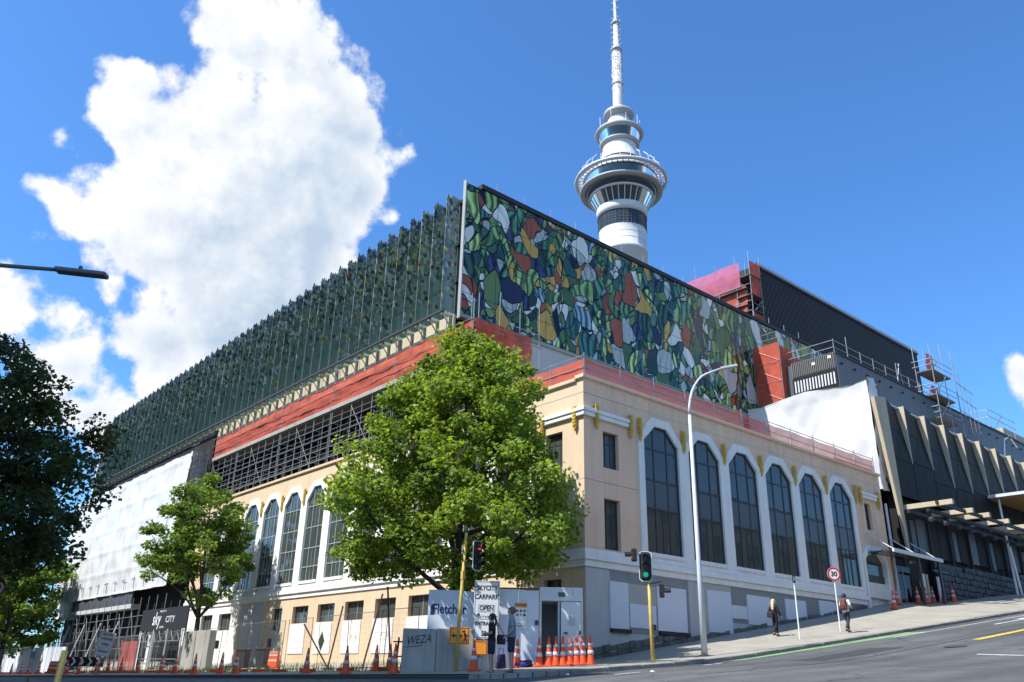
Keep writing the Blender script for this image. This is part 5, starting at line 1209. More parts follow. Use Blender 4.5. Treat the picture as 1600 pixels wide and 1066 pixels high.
def cp_sign(t, lines, w, z0, z1, y=0):
    MB().box(-w / 2, w / 2, y - .015, y, z0, z1).build('board', M['signw'], t, local=True, bevel=.004)
    b = .012; e = .03
    MB().holed(rect(-w / 2 + e, w / 2 - e, z0 + e, z1 - e), [rect(-w / 2 + e + b, w / 2 - e - b, z0 + e + b, z1 - e - b)], lambda u, v, q: (u, q, v), y - .019, y - .0155).build('border', M['black'], t, local=True)
    for s, sz, z in lines: text(s, sz, M['black'], t, (0, y - .018, z), UP, ext=.002, sx=.86, bold=.006)
cs = hframe('car_park_sign', .33, -.25, 'tall white car park direction sign behind the standing woman', 'sign')
cp_sign(cs, [('SKYCITY', .21, 2.5), ('CARPARK', .21, 2.22), ('OPEN', .21, 1.86)], .84, 1.58, 2.74); cp_sign(cs, [('ENTRANCE', .16, 1.38), ('50m', .2, 1.08)], .80, .92, 1.56)
MB().holed(rect(-.27, .27, 1.75, 1.97), [rect(-.26, .26, 1.76, 1.96)], lambda u, v, q: (u, q, v), -.02, -.016).build('inset', M['slate'], cs, local=True)
MB().box(-.3, -.22, -.02, -.016, 1.63, 1.7).build('mark', M['black'], cs, local=True)
for x in (-.3, .3): MB().tube([(x, .03, -.2), (x, .03, 2.7)], .03, 6).build('post', M['steel'], cs, local=True)
def worker_sign(name, u, v, z0, label, w=.64, h=.52, arrow=True):
    t = hframe(name, u, v, label, 'sign')
    MB().box(-w / 2, w / 2, -.015, 0, z0, z0 + h).build('board', M['signo'], t, local=True, bevel=.004)
    MB().holed(rect(-w / 2 + .02, w / 2 - .02, z0 + .02, z0 + h - .02), [rect(-w / 2 + .035, w / 2 - .035, z0 + .035, z0 + h - .035)], lambda a, b, q: (a, q, b), -.02, -.0155).build('border', M['black'], t, local=True)
    if arrow:
        c = z0 + h / 2; f = lambda a, b, q: (a, q, b)
        mb = MB().prism(rect(-.2, .06, c - .02, c + .02), f, -.021, -.016); mb.prism([(-.25, c), (-.17, c - .07), (-.17, c + .07)], f, -.021, -.016); mb.prism([(.1, c), (.03, c + .06), (.03, c - .06)], f, -.0215, -.0165); mb.build('arrow', M['black'], t, local=True)
        mb = MB(); mb.bar((.17, -.018, c + .07), (.2, -.018, c - .05), .006, .06); mb.bar((.2, -.018, c - .05), (.14, -.018, c - .19), .006, .035); mb.bar((.2, -.018, c - .05), (.25, -.018, c - .19), .006, .035); mb.bar((.17, -.018, c + .06), (.27, -.018, c), .006, .03); mb.bar((.08, -.018, c + .16), (.26, -.018, c - .02), .005, .02)
        mb.prism([(.15 + .035 * math.cos(a), c + .135 + .035 * math.sin(a)) for a in [i * .7 for i in range(9)]], f, -.021, -.016); mb.build('worker_symbol', M['black'], t, local=True)
    MB().tube([(0, .03, -.15), (0, .03, z0 + h)], .022, 6).build('post', M['steel'], t, local=True)
    return t
worker_sign('roadwork_sign', -.5, -.75, .78, 'orange sign with arrow and digging worker beside the yellow signal pole')
worker_sign('detour_sign', .18, -.32, .42, 'small orange sign low behind the standing woman', .44, .44, False)
# bag and bundle by the man's feet
bg = hframe('patterned_bag', .85, -.55, 'dark patterned bag on the footpath behind the man', 'bag'); MB().add([(-.17, -.12, 0), (.17, -.12, 0), (.17, .12, 0), (-.17, .12, 0), (-.13, -.07, .42), (.14, -.06, .45), (.12, .08, .43), (-.12, .07, .4)], [(0, 3, 2, 1), (4, 5, 6, 7), (0, 1, 5, 4), (1, 2, 6, 5), (2, 3, 7, 6), (3, 0, 4, 7)]).build('body', mat('patterned_cloth', (.03, .03, .07), .9, .9, 14), bg, local=True, bevel=.04)
MB().tube([(-.09, 0, .4), (-.06, 0, .6), (.06, 0, .6), (.09, 0, .42)], .012, 5).build('handle', M['navy'], bg, local=True)
bd = hframe('blue_bundle', 1.5, -.15, 'blue and black bundle on the footpath beneath the danger board', 'bundle'); MB().lathe([(0, 0), (.3, .02), (.34, .1), (.2, .2), (0, .22)], 12).build('cloth', mat('blue_cloth', (.05, .05, .22), .9, .3, 8), bd, local=True, smooth=True); MB().box(.1, .36, -.12, .12, .01, .24).build('black_pouch', M['black'], bd, local=True, bevel=.05)

# ------------------------------------------------------------------ traffic signals
def signal_head(t, x, y, z, rot, lit=None, white=True, small=False):
    h = .5 if small else 1.0; w = .26 if small else .34
    hd = empty('signal_head', (x, y, z)); hd.parent = t; hd.rotation_euler = (0, 0, rot); hd.scale = (.8, .8, .8)
    MB().box(-w / 2, w / 2, -.1, .1, 0, h).build('housing', M['black'], hd, local=True, bevel=.03)
    if white:
        o = [(a * (w / 2 + .09), h / 2 + b * (h / 2 + .09)) for a, b in ((-.6, -1), (.6, -1), (1, -.85), (1, .85), (.6, 1), (-.6, 1), (-1, .85), (-1, -.85))]
        i_ = [(a * .9, h / 2 + (b - h / 2) * .96) for a, b in o]
        MB().prism(i_, lambda u, v, q: (u, q, v), -.015, .015).build('back_board', M['black'], hd, local=True)
        MB().holed(o, [i_], lambda u, v, q: (u, q, v), -.02, .02).build('back_board_edge', M['signw'], hd, local=True)
    n = 1 if small else 3
    for k in range(n):
        zc = (h / 2) if n == 1 else h - .17 - k * .33
        vis = MB(); 
        for i in range(9):
            a = math.pi * (i / 8) * 1.3 - .15 * math.pi; c, s = math.cos(a), math.sin(a); vis.v += [(.125 * c, -.1, zc + .125 * s), (.125 * c, -.36, zc + .125 * s)]
        for i in range(8): vis.f.append((2 * i, 2 * i + 1, 2 * i + 3, 2 * i + 2))
        vis.build('visor', M['black'], hd, local=True)
        lm = lit[k] if lit else M['darkglass']
        MB().prism([(.105 * math.cos(a), zc + .105 * math.sin(a)) for a in [2 * math.pi * i / 14 for i in range(14)]], lambda u, v, q: (u, q, v), -.112, -.1).build('lens', lm, hd, local=True)
    return hd
RED = emit('red_lamp', (.9, .03, .02), .9); GRN = emit('green_lamp', (.02, .5, .34), .45)
off_ = mat('unlit_lens', (.03, .02, .015), .3)
def spole(x, y, h, label, lean=(0, 0)):
    t = empty('traffic_signal', (x, y, fz(x, y)), label, 'traffic signal')
    MB().tube([(0, 0, -.1), (lean[0] * .5, lean[1] * .5, h * .5), (lean[0], lean[1], h)], [.062, .058, .05], 10).build('pole', M['ypole'], t, local=True, smooth=True)
    MB().lathe([(.065, h), (.065, h + .05), (0, h + .08)], 10, lean).build('cap', M['frame'], t, local=True); return t
s1 = spole(16.5, 21.75, 4.25, 'yellow signal pole with dark lamp head in front of the hoarding', (.13, -.11))
MB().bar((.1, -.1, 3.15), (.45, -.4, 3.15), .04, .04).build('bracket', M['frame'], s1, local=True); MB().bar((.1, -.1, 4.0), (.45, -.4, 4.0), .04, .04).build('bracket', M['frame'], s1, local=True)
signal_head(s1, .42, -.36, 3.1, R(8), [RED, off_, off_], True); MB().box(.02, .12, -.16, -.04, 2.75, 3.0).build('push_box', M['ypole'], s1, local=True)
s2_ = spole(21.14, 17.75, 2.55, 'yellow signal pole with green light by the kerb', (-.03, .02))
signal_head(s2_, -.12, .06, 2.5, R(-48), [off_, off_, GRN], True)
MB().bar((-.03, .02, 2.35), (.3, -.26, 2.45), .04, .04).build('bracket', M['frame'], s2_, local=True)
signal_head(s2_, .28, -.24, 1.95, R(40), [RED], False, True); signal_head(s2_, -.38, .30, 3.05, R(-130), [RED], False, True); MB().box(-.08, .06, -.14, -.06, .95, 1.12).build('push_box', M['frame'], s2_, local=True)

# ------------------------------------------------------------------ lamp posts, sign posts
lp = empty('lamp_post', (24.85, 18.56, fz(24.85, 18.56)), 'tall pale grey street lamp curving out over the footpath', 'street lamp')
H_ = 8.7
MB().tube([(0, 0, -.1), (0, 0, 3), (0, 0, H_)], [.115, .085, .058], 12).build('post', M['lamp'], lp, local=True, smooth=True)
ar = [(0, 0, H_)] + [(1.0 * (1 - math.cos(t)) * .76, -.65 * (1 - math.cos(t)), H_ + 1.75 * math.sin(t)) for t in [math.pi / 2 * i / 7 * .86 for i in range(1, 8)]]
e_ = Vector(ar[-1]); ar.append(tuple(e_ + Vector((.42, -.36, .22))))
MB().tube(ar, [.056] * 4 + [.042] * (len(ar) - 4), 10).build('arm', M['lamp'], lp, local=True, smooth=True)
e_ = Vector(ar[-1]); MB().bar(e_, e_ + Vector((.5, -.43, .14)), .24, .09).build('lantern', M['lamp'], lp, local=True, bevel=.02)
MB().lathe([(.2, -.05), (.2, .03), (.13, .06)], 14).build('base_collar', M['cblack'], lp, local=True)
la = empty('lamp_post', (-.9, 21.8, gz(-.9, 21.8)), 'dark lamp arm and flat lantern reaching in from the left edge', 'street lamp')
zt = 9.72 - la.location.z
MB().tube([(0, 0, -.1), (0, 0, zt - .3)], [.12, .07], 10).build('post', M['slate'], la, local=True); MB().tube([(0, 0, zt - .35), (.6, -.5, zt - .1), (2.6, -2.1, zt), (3.75, -3.05, zt - .08)], [.07, .06, .05, .045], 8).build('arm', M['slate'], la, local=True, smooth=True)
MB().bar((3.7, -3.0, zt - .08), (4.58, -3.67, zt - .16), .26, .1).build('lantern', M['slate'], la, local=True, bevel=.03); MB().lathe([(.04, 0), (.04, .09), (0, .1)], 8, (4.1, -3.32)).build('sensor', M['slate'], la, local=True).location.z = zt - .06
def round_sign(name, x, y, z, num, rot, label, h0, base=fz, r=.3):
    t = empty(name, (x, y, base(x, y)), label, 'sign', rz=rot); zz = z - t.location.z
    MB().tube([(0, .03, -.1), (0, .03, zz + .2)], .03, 8).build('post', M['signw'], t, local=True)
    circ = lambda q: [(q * math.cos(2 * math.pi * i / 28), zz + q * math.sin(2 * math.pi * i / 28)) for i in range(28)]
    f = lambda u, v, w: (u, w, v)
    MB().prism(circ(r), f, -.015, 0).build('disc', M['signw'], t, local=True); MB().holed(circ(r * .985), [circ(r * .74)], f, -.02, -.016).build('ring', M['signr'], t, local=True)
    text(num, r * .95, M['black'], t, (0, -.02, zz), UP, name='number', bold=.008); return t
round_sign('speed_sign', 35.56, 19.24, 6.15, '30', R(-40), 'round red-ringed 30 speed sign on white post beside the walker with backpack', 0)
round_sign('speed_sign', 6.05, 35.9, 4.2, '40', R(-12), 'round 40 speed sign cut by the left edge', 0, gz, .33)
sp_ = empty('sign_post', (31.86, 19.04, fz(31.86, 19.04)), 'thin white sign post with narrow edge-on plate near the blonde walker', 'sign post')
MB().tube([(0, 0, -.1), (0, 0, 2.15)], .03, 8).build('post', M['signw'], sp_, local=True); MB().box(-.1, .1, -.012, .012, 2.2, 2.55).build('plate', M['frame'], sp_, local=True); MB().box(-.05, .05, -.016, -.0125, 2.28, 2.45).build('mark', M['signw'], sp_, local=True); MB().tube([(0, .02, 2.1), (0, .02, 2.5)], .015, 6).build('stem', M['signw'], sp_, local=True)

# ------------------------------------------------------------------ left street: fence, concrete wall, banner, boards
def fence_panel():
    t = MB().tube([(0, 0, .1), (0, 0, 2.05), (0, 2.35, 2.05), (0, 2.35, .1), (0, 0, .1)], .015, 6).mesh('panel_frame', M['steeldk'])
    w = MB()
    for k in range(1, 24): w.box(-.0013, .0013, k * .098 - .0013, k * .098 + .0013, .12, 2.03)
    for k in range(1, 10): w.box(-.002, .002, 0, 2.35, .1 + k * .2 - .0013, .1 + k * .2 + .0013)
    ft = MB().box(-.32, .32, -.1, .1, 0, .12).mesh('fence_foot', M['orange'])
    return t, w.mesh('wire_mesh', M['steeldk']), ft
ft_, fw_, ff_ = fence_panel()
FW = ['next to the concrete blocks', 'beside the black stand', 'before the leaning dark prop', 'before the fourth white board from the corner', 'before the raking prop', 'right of the diamond board', 'before the diamond board', 'left of the diamond board', 'before the leftmost white board', 'before the boarded door',
      'in front of the orange plastic barrier', 'in front of the wheelie bins', 'at the right end of the raw concrete wall', 'before the raw concrete wall, right half', 'before the raw concrete wall, left half', 'before the smaller tree', 'under the right end of the black banner', 'under the middle of the black banner', 'under the left end of the black banner', 'beside the red barrier',
      'right of the tilted sign', 'behind the tilted sign', 'behind the chevron board', 'at the left end of the chevron board', 'just left of the chevron board'] + ['far down the side street, behind the leftmost cones'] * 6
for k in range(31):
    y = 24.6 + 2.42 * k; x = 17.0 + .25 * math.sin(k * 1.3) + (.5 if k > 12 else 0)
    where = FW[k]
    t = empty('fence_panel', (x, y, fz(x, y)), 'wire fence panel ' + where, 'fence', 'temporary fence panels'); t.rotation_euler = (.0, .03 * math.sin(k * 2.1), .06 * math.sin(k * 1.7))
    put('frame', ft_, t); put('wire_mesh', fw_, t); put('foot', ff_, t)
cw = rootbox('concrete_wall', M['conc'], (19.7, 20.1, 49.6, 53.6, fz(20, 51) - .1, 3.72), 'plain raw concrete wall panel below the smaller tree', 'wall', bevel=.02)
bn = empty('black_banner', (22, 64.5, fz(22, 64)), 'black banner board with white lettering over the site gate', 'banner')
bz = 4.95 - bn.location.z
MB().box(-.03, .05, -4.75, 4.75, bz - .75, bz + .75).build('board', M['black'], bn, local=True)
RL = (math.pi / 2, 0, -math.pi / 2)
text('WELCOME TO', .2, M['signw'], bn, (-.035, .2, bz + .53), RL); text('sky', 1.3, M['signw'], bn, (-.035, 1.35, bz), RL, bold=.01, shear=.1); text('CITY', .62, M['signw'], bn, (-.035, -1.45, bz - .08), RL, sx=1.35); text('CAR PARK', .2, M['signw'], bn, (-.035, .1, bz - .58), RL)
for y in (-4.4, 4.4): MB().box(.06, .16, y - .05, y + .05, -.1, bz + .7).build('post', M['frame'], bn, local=True)
ts = empty('tilted_car_park_sign', (15.9, 56.9, fz(15.9, 56.9)), 'white car park board leaning sideways among the far cones', 'sign', rz=R(-40)); ts.rotation_euler = (0, .16, R(-40))
cp_sign(ts, [('SKYCITY', .2, 2.28), ('CARPARK', .2, 2.04), ('OPEN', .2, 1.72)], .95, 1.5, 2.45); cp_sign(ts, [('ENTRANCE', .14, 1.32)], .95, 1.05, 1.48)
MB().tube([(0, .03, 0), (0, .03, 2.4)], .03, 6).build('post', M['steel'], ts, local=True)
cb = empty('chevron_board', (16.8, 63.6, fz(16.8, 63.6)), 'black board of white chevrons behind the far cones', 'barrier', rz=R(-42))
MB().box(-1.5, 1.5, -.03, .03, .45, 1.05).build('board', M['black'], cb, local=True)
for k in range(5):
    x = -1.3 + .56 * k; MB().prism([(x, .48), (x + .16, .48), (x + .36, .75), (x + .16, 1.02), (x, 1.02), (x + .2, .75)], lambda u, v, w: (u, w, v), -.036, -.031).build('chevron', M['signw'], cb, local=True)
for x in (-1.2, 1.2): MB().box(x - .04, x + .04, -.1, .1, 0, .46).build('leg', M['orange'], cb, local=True)
def orange_barrier(x, y, label, rz):
    t = empty('plastic_barrier', (x, y, fz(x, y)), label, 'barrier', rz=rz)
    MB().add([(-.5, -.2, 0), (.5, -.2, 0), (.5, .2, 0), (-.5, .2, 0), (-.42, -.07, .85), (.42, -.07, .85), (.42, .07, .85), (-.42, .07, .85)], [(0, 3, 2, 1), (4, 5, 6, 7), (0, 1, 5, 4), (1, 2, 6, 5), (2, 3, 7, 6), (3, 0, 4, 7)]).build('body', M['orange'], t, local=True, bevel=.04)
    for z in (.35, .62): MB().box(-.43, .43, -.155 + .12 * (z - .3), -.1, z, z + .1).build('band', M['reflect'], t, local=True)
orange_barrier(21.8, 45.6, 'orange plastic barrier standing by the boarded door behind the fence', R(-60)); orange_barrier(16.9, 70.5, 'orange plastic barrier left of the chevron board', R(-40))
rs_ = empty('red_barrier', (18.9, 61.0, fz(18.9, 61)), 'faded red mesh barrier beside the site gate', 'barrier'); cloth(lambda u, v, d: (18.9 + d, 59.4 + 3.4 * u, rs_.location.z + 1.9 * v), 6, 5, 'mesh', M['pink'], rs_, .05, 91)
for y in (59.4, 62.8): up(rs_, 18.9, y, rs_.location.z, rs_.location.z + 2, .03)
def bin_(x, y, label):
    t = empty('wheelie_bin', (x, y, fz(x, y)), label, 'bin', rz=R(-50))
    MB().add([(-.22, -.24, .06), (.22, -.24, .06), (.22, .24, .06), (-.22, .24, .06), (-.28, -.33, .95), (.28, -.33, .95), (.28, .33, .95), (-.28, .33, .95)], [(0, 3, 2, 1), (4, 5, 6, 7), (0, 1, 5, 4), (1, 2, 6, 5), (2, 3, 7, 6), (3, 0, 4, 7)]).build('body', M['cblack'], t, local=True, bevel=.02)
    MB().box(-.3, .3, -.36, .36, .96, 1.04).build('lid', M['cblack'], t, local=True, bevel=.02)
    for s in (-.24, .24): MB().tube([(s - .03, .26, .1), (s + .03, .26, .1)], .1, 10).build('wheel', M['black'], t, local=True)
bin_(20.4, 46.2, 'left dark wheelie bin behind the fence by the raw concrete wall'); bin_(20.9, 44.9, 'right dark wheelie bin behind the fence by the raw concrete wall')
# white hoarding far left and pale container
fh = empty('far_hoarding', (20.5, 95, fz(20.5, 95)), 'pale hoarding boards at the far end of the side street', 'hoarding')
for k in range(10): MB().box(-.05, .05, -12 + 2.4 * k, -9.63 + 2.4 * k, -.1, 2.2).build('board', M['hoard'], fh, local=True)
MB().box(-.07, -.055, -1.2, .2, 1.2, 1.9).build('blue_notice', mat('blue_notice', (.08, .22, .55), .6, .1, 2), fh, local=True)
wb = empty('yellow_post', (4.05, 16.6, gz(4.05, 16.6)), 'leaning yellow post close by at the bottom left', 'post')
MB().tube([(-.02, .06, 0), (-.03, -.24, 1.52)], [.055, .05], 10).build('post', M['ypole'], wb, local=True, smooth=True); MB().tube([(-.3, .2, 0), (-.42, .15, 1.1)], .018, 6).build('thin_stake', M['brown'], wb, local=True)
# black frame and odd sticks behind the near fence
bf = empty('black_stand', (17.7, 26.4, fz(17.7, 26.4)), 'black folding frame standing among the cones by the fence', 'stand')
MB().bar((-.3, .3, .95), (.3, -.3, .95), .05, .05).build('rail', M['black'], bf, local=True); MB().bar((-.3, .3, .45), (.3, -.3, .45), .05, .05).build('rail', M['black'], bf, local=True)
for a in (-.2, .2): MB().bar((a, -a, 0), (a * .8, -a * .8, 1.1), .05, .05).build('leg', M['black'], bf, local=True)
for k, (x, y, h, lx, ly) in enumerate([(18.6, 33.5, 2.6, .3, -.3), (18.3, 30.2, 2.9, .5, -.3), (18.2, 28.0, 3.0, -.2, .3), (18.4, 33.0, 1.8, -.9, .9)]):
    t = empty('timber_prop', (x, y, fz(x, y)), ['upright stick behind the fence before the diamond board', 'leaning dark prop behind the fence', 'dark prop standing nearest the concrete blocks', 'raking prop behind the fence'][k], 'prop'); MB().tube([(0, 0, 0), (lx, ly, h)], .035, 6).build('pole', M['brown'], t, local=True)
for k, y in enumerate((44.3, 38.2)):
    t = rootbox('hanging_lamp', M['black'], (18.0, 18.15, y, y + .15, 2.6, 3.0), ['small black lamp box hanging on the fence before the first white board', 'small black lamp box hanging on the fence before the third white board'][k], 'lamp box')
rd = random.Random(66)
for k in range(2):
    t = tag(MB().add([(-.12, -.1, 0), (.12, -.08, 0), (.1, .1, 0), (-.1, .09, 0), (-.05, -.03, .07), (.06, -.02, .09), (.04, .05, .06), (-.04, .04, .08)], [(0, 3, 2, 1), (4, 5, 6, 7), (0, 1, 5, 4), (1, 2, 6, 5), (2, 3, 7, 6), (3, 0, 4, 7)]).build('litter', M['signw']), 'scrap of white litter lying on the road or kerb', 'litter', 'scraps of litter')
    x, y = [(18.3, 15.4), (16.9, 17.2), (24, 12.5), (40, 14.5), (17.9, 18.1)][k]; t.location = (x, y, (gz if y < KY else fz)(x, y) + .004); t.rotation_euler.z = k; t.scale = (.5, .5, .5)
# ------------------------------------------------------------------ people
def skinned(name, nodes, edges, matl, parent, root, sub=2):
    names = list(nodes); me = bpy.data.meshes.new(name)
    me.from_pydata([nodes[n][0] for n in names], [(names.index(a), names.index(b)) for a, b in edges], []); me.materials.append(matl)
    o = put(name, me, parent); o.modifiers.new('skin', 'SKIN')
    sv = me.skin_vertices[0].data
    for i, n in enumerate(names):
        r = nodes[n][1]; sv[i].radius = r if hasattr(r, '__len__') else (r, r); sv[i].use_root = (n == root)
    s = o.modifiers.new('sub', 'SUBSURF'); s.levels = sub; s.render_levels = sub
    for p in me.polygons: p.use_smooth = True
    o.modifiers['skin'].use_smooth_shade = True
    return o
SKIN = mat('skin', (.42, .25, .18), .6, .06, 6)
def person(loc, rz, label, h, pose, top, bottom, shoes, hair, haircol, legs_bare=True, sleeve='short', female=False, skirtlike=False, group=None):
    """stands facing +Y in its own frame; pose gives elbows, wrists, knees and ankles"""
    t = empty('person', loc, label, 'person', group, rz); k = h / 1.75
    sw = .175 if female else .2
    J = dict(pelvis=((0, 0, .96), (.10, .08)), spine=((0, -.01, 1.12), (.10, .08)), chest=((0, -.01, 1.32), (.12, .09)), neck=((0, .0, 1.475), (.055, .058)),
             head0=((0, .02, 1.55), (.075, .085)), head1=((0, .02, 1.63), (.085, .105)), head2=((0, .012, 1.70), (.078, .098)))
    for s, n in ((-1, 'l'), (1, 'r')):
        J['sh' + n] = ((s * sw, -.01, 1.41), .055); J['el' + n] = (pose['el' + n], .043); J['wr' + n] = (pose['wr' + n], .029)
        e, w = Vector(pose['el' + n]), Vector(pose['wr' + n]); d = (w - e).normalized(); side = d.cross(Vector((s, 0, 0))).normalized()
        if side.length < .1: side = Vector((0, 1, 0))
        pm = w + d * .07; J['pm' + n] = (tuple(pm), (.035, .022))
        for q, (o_, l_) in enumerate(((-.027, .062), (-.009, .078), (.009, .072), (.027, .055))): J['f%d%s' % (q, n)] = (tuple(pm + side * o_ + d * (l_ * .8) + Vector((0, .012, 0))), .009)
        J['th' + n] = (tuple(w + d * .03 + side * .05), .011)
        J['hp' + n] = ((s * .085, 0, .86), .075); J['kn' + n] = (pose['kn' + n], .068); J['an' + n] = (pose['an' + n], .046)
        a = Vector(pose['an' + n]); J['to' + n] = (tuple(a + Vector((s * .02, .16, -.055))), .032)
    E = [('pelvis', 'spine'), ('spine', 'chest'), ('chest', 'neck'), ('neck', 'head0'), ('head0', 'head1'), ('head1', 'head2')]
    for n in 'lr':
        E += [('chest', 'sh' + n), ('sh' + n, 'el' + n), ('el' + n, 'wr' + n), ('wr' + n, 'pm' + n), ('wr' + n, 'th' + n), ('pelvis', 'hp' + n), ('hp' + n, 'kn' + n), ('kn' + n, 'an' + n), ('an' + n, 'to' + n)] + [('pm' + n, 'f%d%s' % (q, n)) for q in range(4)]
    t.scale = (k, k, k)
    skinned('body', J, E, SKIN, t, 'pelvis')
    g = lambda n, r: (J[n][0], r)
    mid = lambda a, b, q: tuple(Vector(J[a][0]).lerp(Vector(J[b][0]), q))
    S = dict(hem=((0, 0, .84), (.19, .155)), belly=((0, 0, .98), (.172, .14)), spine=g('spine', (.165, .13) if not female else (.145, .12)), chest=g('chest', (.172, .13)), collar=((0, 0, 1.44), (.085, .08)))
    SE = [('hem', 'belly'), ('belly', 'spine'), ('spine', 'chest'), ('chest', 'collar')]
    for n in 'lr':
        S['sh' + n] = g('sh' + n, .082); SE.append(('chest', 'sh' + n))
        if sleeve == 'short': S['sl' + n] = (mid('sh' + n, 'el' + n, .85), .072); SE.append(('sh' + n, 'sl' + n))
        else:
            S['sl' + n] = g('el' + n, .056); S['cu' + n] = (mid('el' + n, 'wr' + n, .95), .042); SE += [('sh' + n, 'sl' + n), ('sl' + n, 'cu' + n)]
    skinned('shirt', S, SE, top, t, 'hem')
    B = dict(waist=((0, 0, 1.04), (.135, .105)), seat=((0, -.01, .9), (.145, .118))); BE = [('waist', 'seat')]
    for n in 'lr':
        B['hp' + n] = ((J['hp' + n][0][0], 0, .84), .118)
        if legs_bare: B['lg' + n] = (mid('hp' + n, 'kn' + n, 1.02), .098); BE += [('seat', 'hp' + n), ('hp' + n, 'lg' + n)]
        else: B['kn' + n] = g('kn' + n, .074); B['an' + n] = (tuple(Vector(J['an' + n][0]) + Vector((0, 0, .02))), .06); BE += [('seat', 'hp' + n), ('hp' + n, 'kn' + n), ('kn' + n, 'an' + n)]
    skinned('trousers' if not legs_bare else 'shorts', B, BE, bottom, t, 'waist')
    for n in 'lr':
        a = Vector(J['an' + n][0]); q = (Vector(J['to' + n][0]) - a)
        MB().add([(a.x + x, a.y + y, max(0.004, a.z + z)) for x, y, z in ((-.045, -.06, -.09), (.045, -.06, -.09), (.05, .19, -.09), (-.05, .19, -.09), (-.04, -.05, -.0), (.04, -.05, -.0), (.035, .16, -.045), (-.035, .16, -.045))],
                 [(0, 3, 2, 1), (4, 5, 6, 7), (0, 1, 5, 4), (1, 2, 6, 5), (2, 3, 7, 6), (3, 0, 4, 7)]).build('shoe', shoes, t, local=True, bevel=.015)
    hm = mat('hair_' + hair, haircol, .6, .4, 30)
    cap = MB(); nu, nv = 16, 10                      # hair cap fitted round the skull, open at the face
    P_ = lambda i, j: (.102 * math.cos(2 * math.pi * i / nu) * math.sin(math.pi * j / nv), -.008 + .125 * math.sin(2 * math.pi * i / nu) * math.sin(math.pi * j / nv), 1.645 + .128 * math.cos(math.pi * j / nv))
    for j in range(nv):
        for i in range(nu):
            c = [sum(P_(a, b)[q] for a, b in ((i, j), (i + 1, j), (i, j + 1), (i + 1, j + 1))) / 4 for q in range(3)]
            if c[2] > 1.70 or (c[1] < .02 and c[2] > 1.585 - .4 * min(0, c[1] + .05)): cap.add([P_(i, j), P_(i + 1, j), P_(i + 1, j + 1), P_(i, j + 1)], [(0, 1, 2, 3)])
    cap.build('hair', hm, t, local=True, smooth=True)
    if hair == 'long': skinned('hair_length', dict(b=((0, -.06, 1.66), (.10, .085)), c=((0, -.075, 1.52), (.105, .07)), d=((0, -.095, 1.36), (.09, .05)), e=((.01, -.10, 1.22), (.055, .03))), [('b', 'c'), ('c', 'd'), ('d', 'e')], hm, t, 'b')
    elif hair == 'tied': skinned('ponytail', dict(c=((0, -.10, 1.62), (.05, .05)), d=((0, -.13, 1.5), (.04, .035)), e=((0, -.12, 1.40), (.02, .02))), [('c', 'd'), ('d', 'e')], hm, t, 'c')
    MB().add([(-.014, .11, 1.6), (.014, .11, 1.6), (0, .115, 1.65), (0, .145, 1.605)], [(0, 1, 3), (1, 2, 3), (2, 0, 3), (0, 2, 1)]).build('nose', SKIN, t, local=True)
    MB().box(-.022, .022, .09, .112, 1.563, 1.572).build('mouth', M['signr'], t, local=True)
    for s in (-1, 1):
        MB().box(s * .032 - .014, s * .032 + .014, .1, .12, 1.64, 1.652).build('eye', M['black'], t, local=True)
        MB().box(s * .079 - .01, s * .079 + .01, -.005, .03, 1.61, 1.67).build('ear', SKIN, t, local=True, bevel=.006)
    return t
def fzv(x, y): return (x, y, fz(x, y) + .004)
lf = math.atan2(.654, -.756) - math.pi / 2          # turned to the left along the hoarding
stand = dict(knl=(-.09, .02, .5), knr=(.09, .0, .5), anl=(-.095, -.02, .09), anr=(.1, -.03, .09))
blue = mat('polo_grey_blue', (.17, .24, .30), .9, .1, 6); dnavy = mat('navy_shorts', (.02, .025, .05), .9, .15, 6); blk_ = mat('black_cloth', (.014, .014, .016), .9, .2, 6); wht = mat('white_cloth', (.62, .62, .64), .9, .08, 6); jean = mat('dark_jeans', (.035, .04, .055), .9, .2, 6)
person(fzv(15.75, 18.25), lf, 'man in grey-blue polo shirt and navy shorts waiting at the kerb', 1.70, dict(stand, ell=(-.25, -.03, 1.13), wrl=(-.2, .13, .97), elr=(.27, -.08, 1.13), wrr=(.22, .06, .93)), blue, dnavy, mat('sandal', (.10, .07, .05), .8), 'short', (.10, .09, .085))
wmn = person(fzv(15.95, 19.35), lf - .15, 'woman in black top and dark shorts with arms folded at the kerb', 1.58, dict(stand, ell=(-.22, -.02, 1.14), wrl=(-.02, .2, 1.13), elr=(.23, -.03, 1.14), wrr=(.06, .22, 1.1)), blk_, dnavy, mat('pale_sandal', (.3, .24, .2), .8), 'tied', (.02, .015, .012), female=True)
MB().box(-.07, .07, .1, .12, 1.64, 1.675).build('sunglasses', M['black'], wmn, local=True)
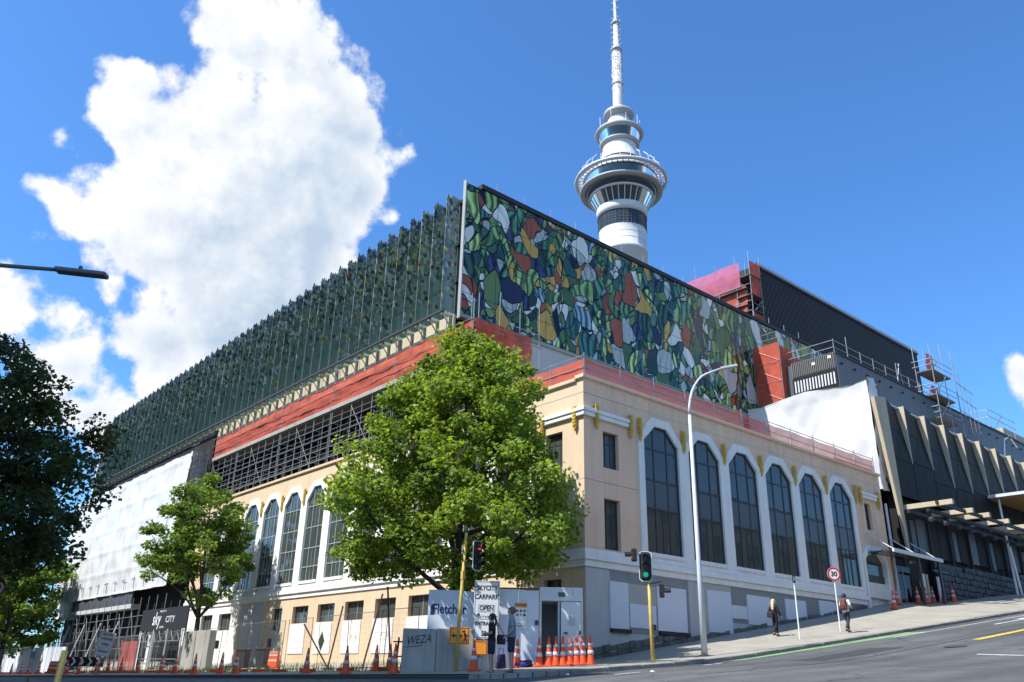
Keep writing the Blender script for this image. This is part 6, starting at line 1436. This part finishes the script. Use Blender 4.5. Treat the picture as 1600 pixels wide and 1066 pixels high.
hb = empty('handbag', fzv(16.35, 19.4), 'black shoulder bag hanging behind the woman', 'bag'); hb.location.z += .72
MB().box(-.14, .14, -.06, .06, 0, .27).build('body', M['black'], hb, local=True, bevel=.04); MB().tube([(-.12, 0, .25), (-.16, -.02, .55), (-.2, -.03, .62), (.12, 0, .25)], .01, 5).build('strap', M['black'], hb, local=True)
walk = dict(knl=(-.085, .16, .52), knr=(.085, -.02, .5), anl=(-.085, .2, .12), anr=(.09, -.26, .14))
person(fzv(32.72, 20.65), R(-100), 'blonde woman in black walking up the footpath seen from behind', 1.52, dict(walk, ell=(-.25, -.12, 1.14), wrl=(-.24, -.12, .92), elr=(.26, .02, 1.14), wrr=(.28, .16, .95)), blk_, blk_, M['cblack'], 'long', (.62, .50, .30), legs_bare=False, sleeve='long', female=True)
bpk = empty('shoulder_bag', (32.5, 20.72, fz(32.5, 20.7) + .78), 'black shoulder bag on the blonde walker', 'bag'); MB().box(-.05, .07, -.14, .14, 0, .26).build('body', M['black'], bpk, local=True, bevel=.04)
person(fzv(35.08, 18.64), R(-95), 'person in white top and dark trousers walking uphill with a brown backpack', 1.6, dict(walk, ell=(-.28, .0, 1.14), wrl=(-.2, .2, 1.1), elr=(.28, .0, 1.14), wrr=(.2, .2, 1.12)), wht, jean, M['cblack'], 'short', (.02, .018, .016), legs_bare=False)
bk_ = empty('backpack', (34.91, 18.62, fz(34.9, 18.6) + .94), 'brown and maroon backpack on the walker in white', 'backpack')
MB().add([(-.12, -.15, 0), (.08, -.15, 0), (.08, .15, 0), (-.12, .15, 0), (-.10, -.12, .44), (.08, -.12, .46), (.08, .12, .46), (-.10, .12, .44)], [(0, 3, 2, 1), (4, 5, 6, 7), (0, 1, 5, 4), (1, 2, 6, 5), (2, 3, 7, 6), (3, 0, 4, 7)]).build('body', mat('brown_bag', (.16, .05, .035), .8, .2, 8), bk_, local=True, bevel=.05)
MB().box(-.17, -.125, -.1, .1, .04, .22).build('pocket', mat('maroon_bag', (.10, .03, .03), .8, .2, 8), bk_, local=True, bevel=.02)
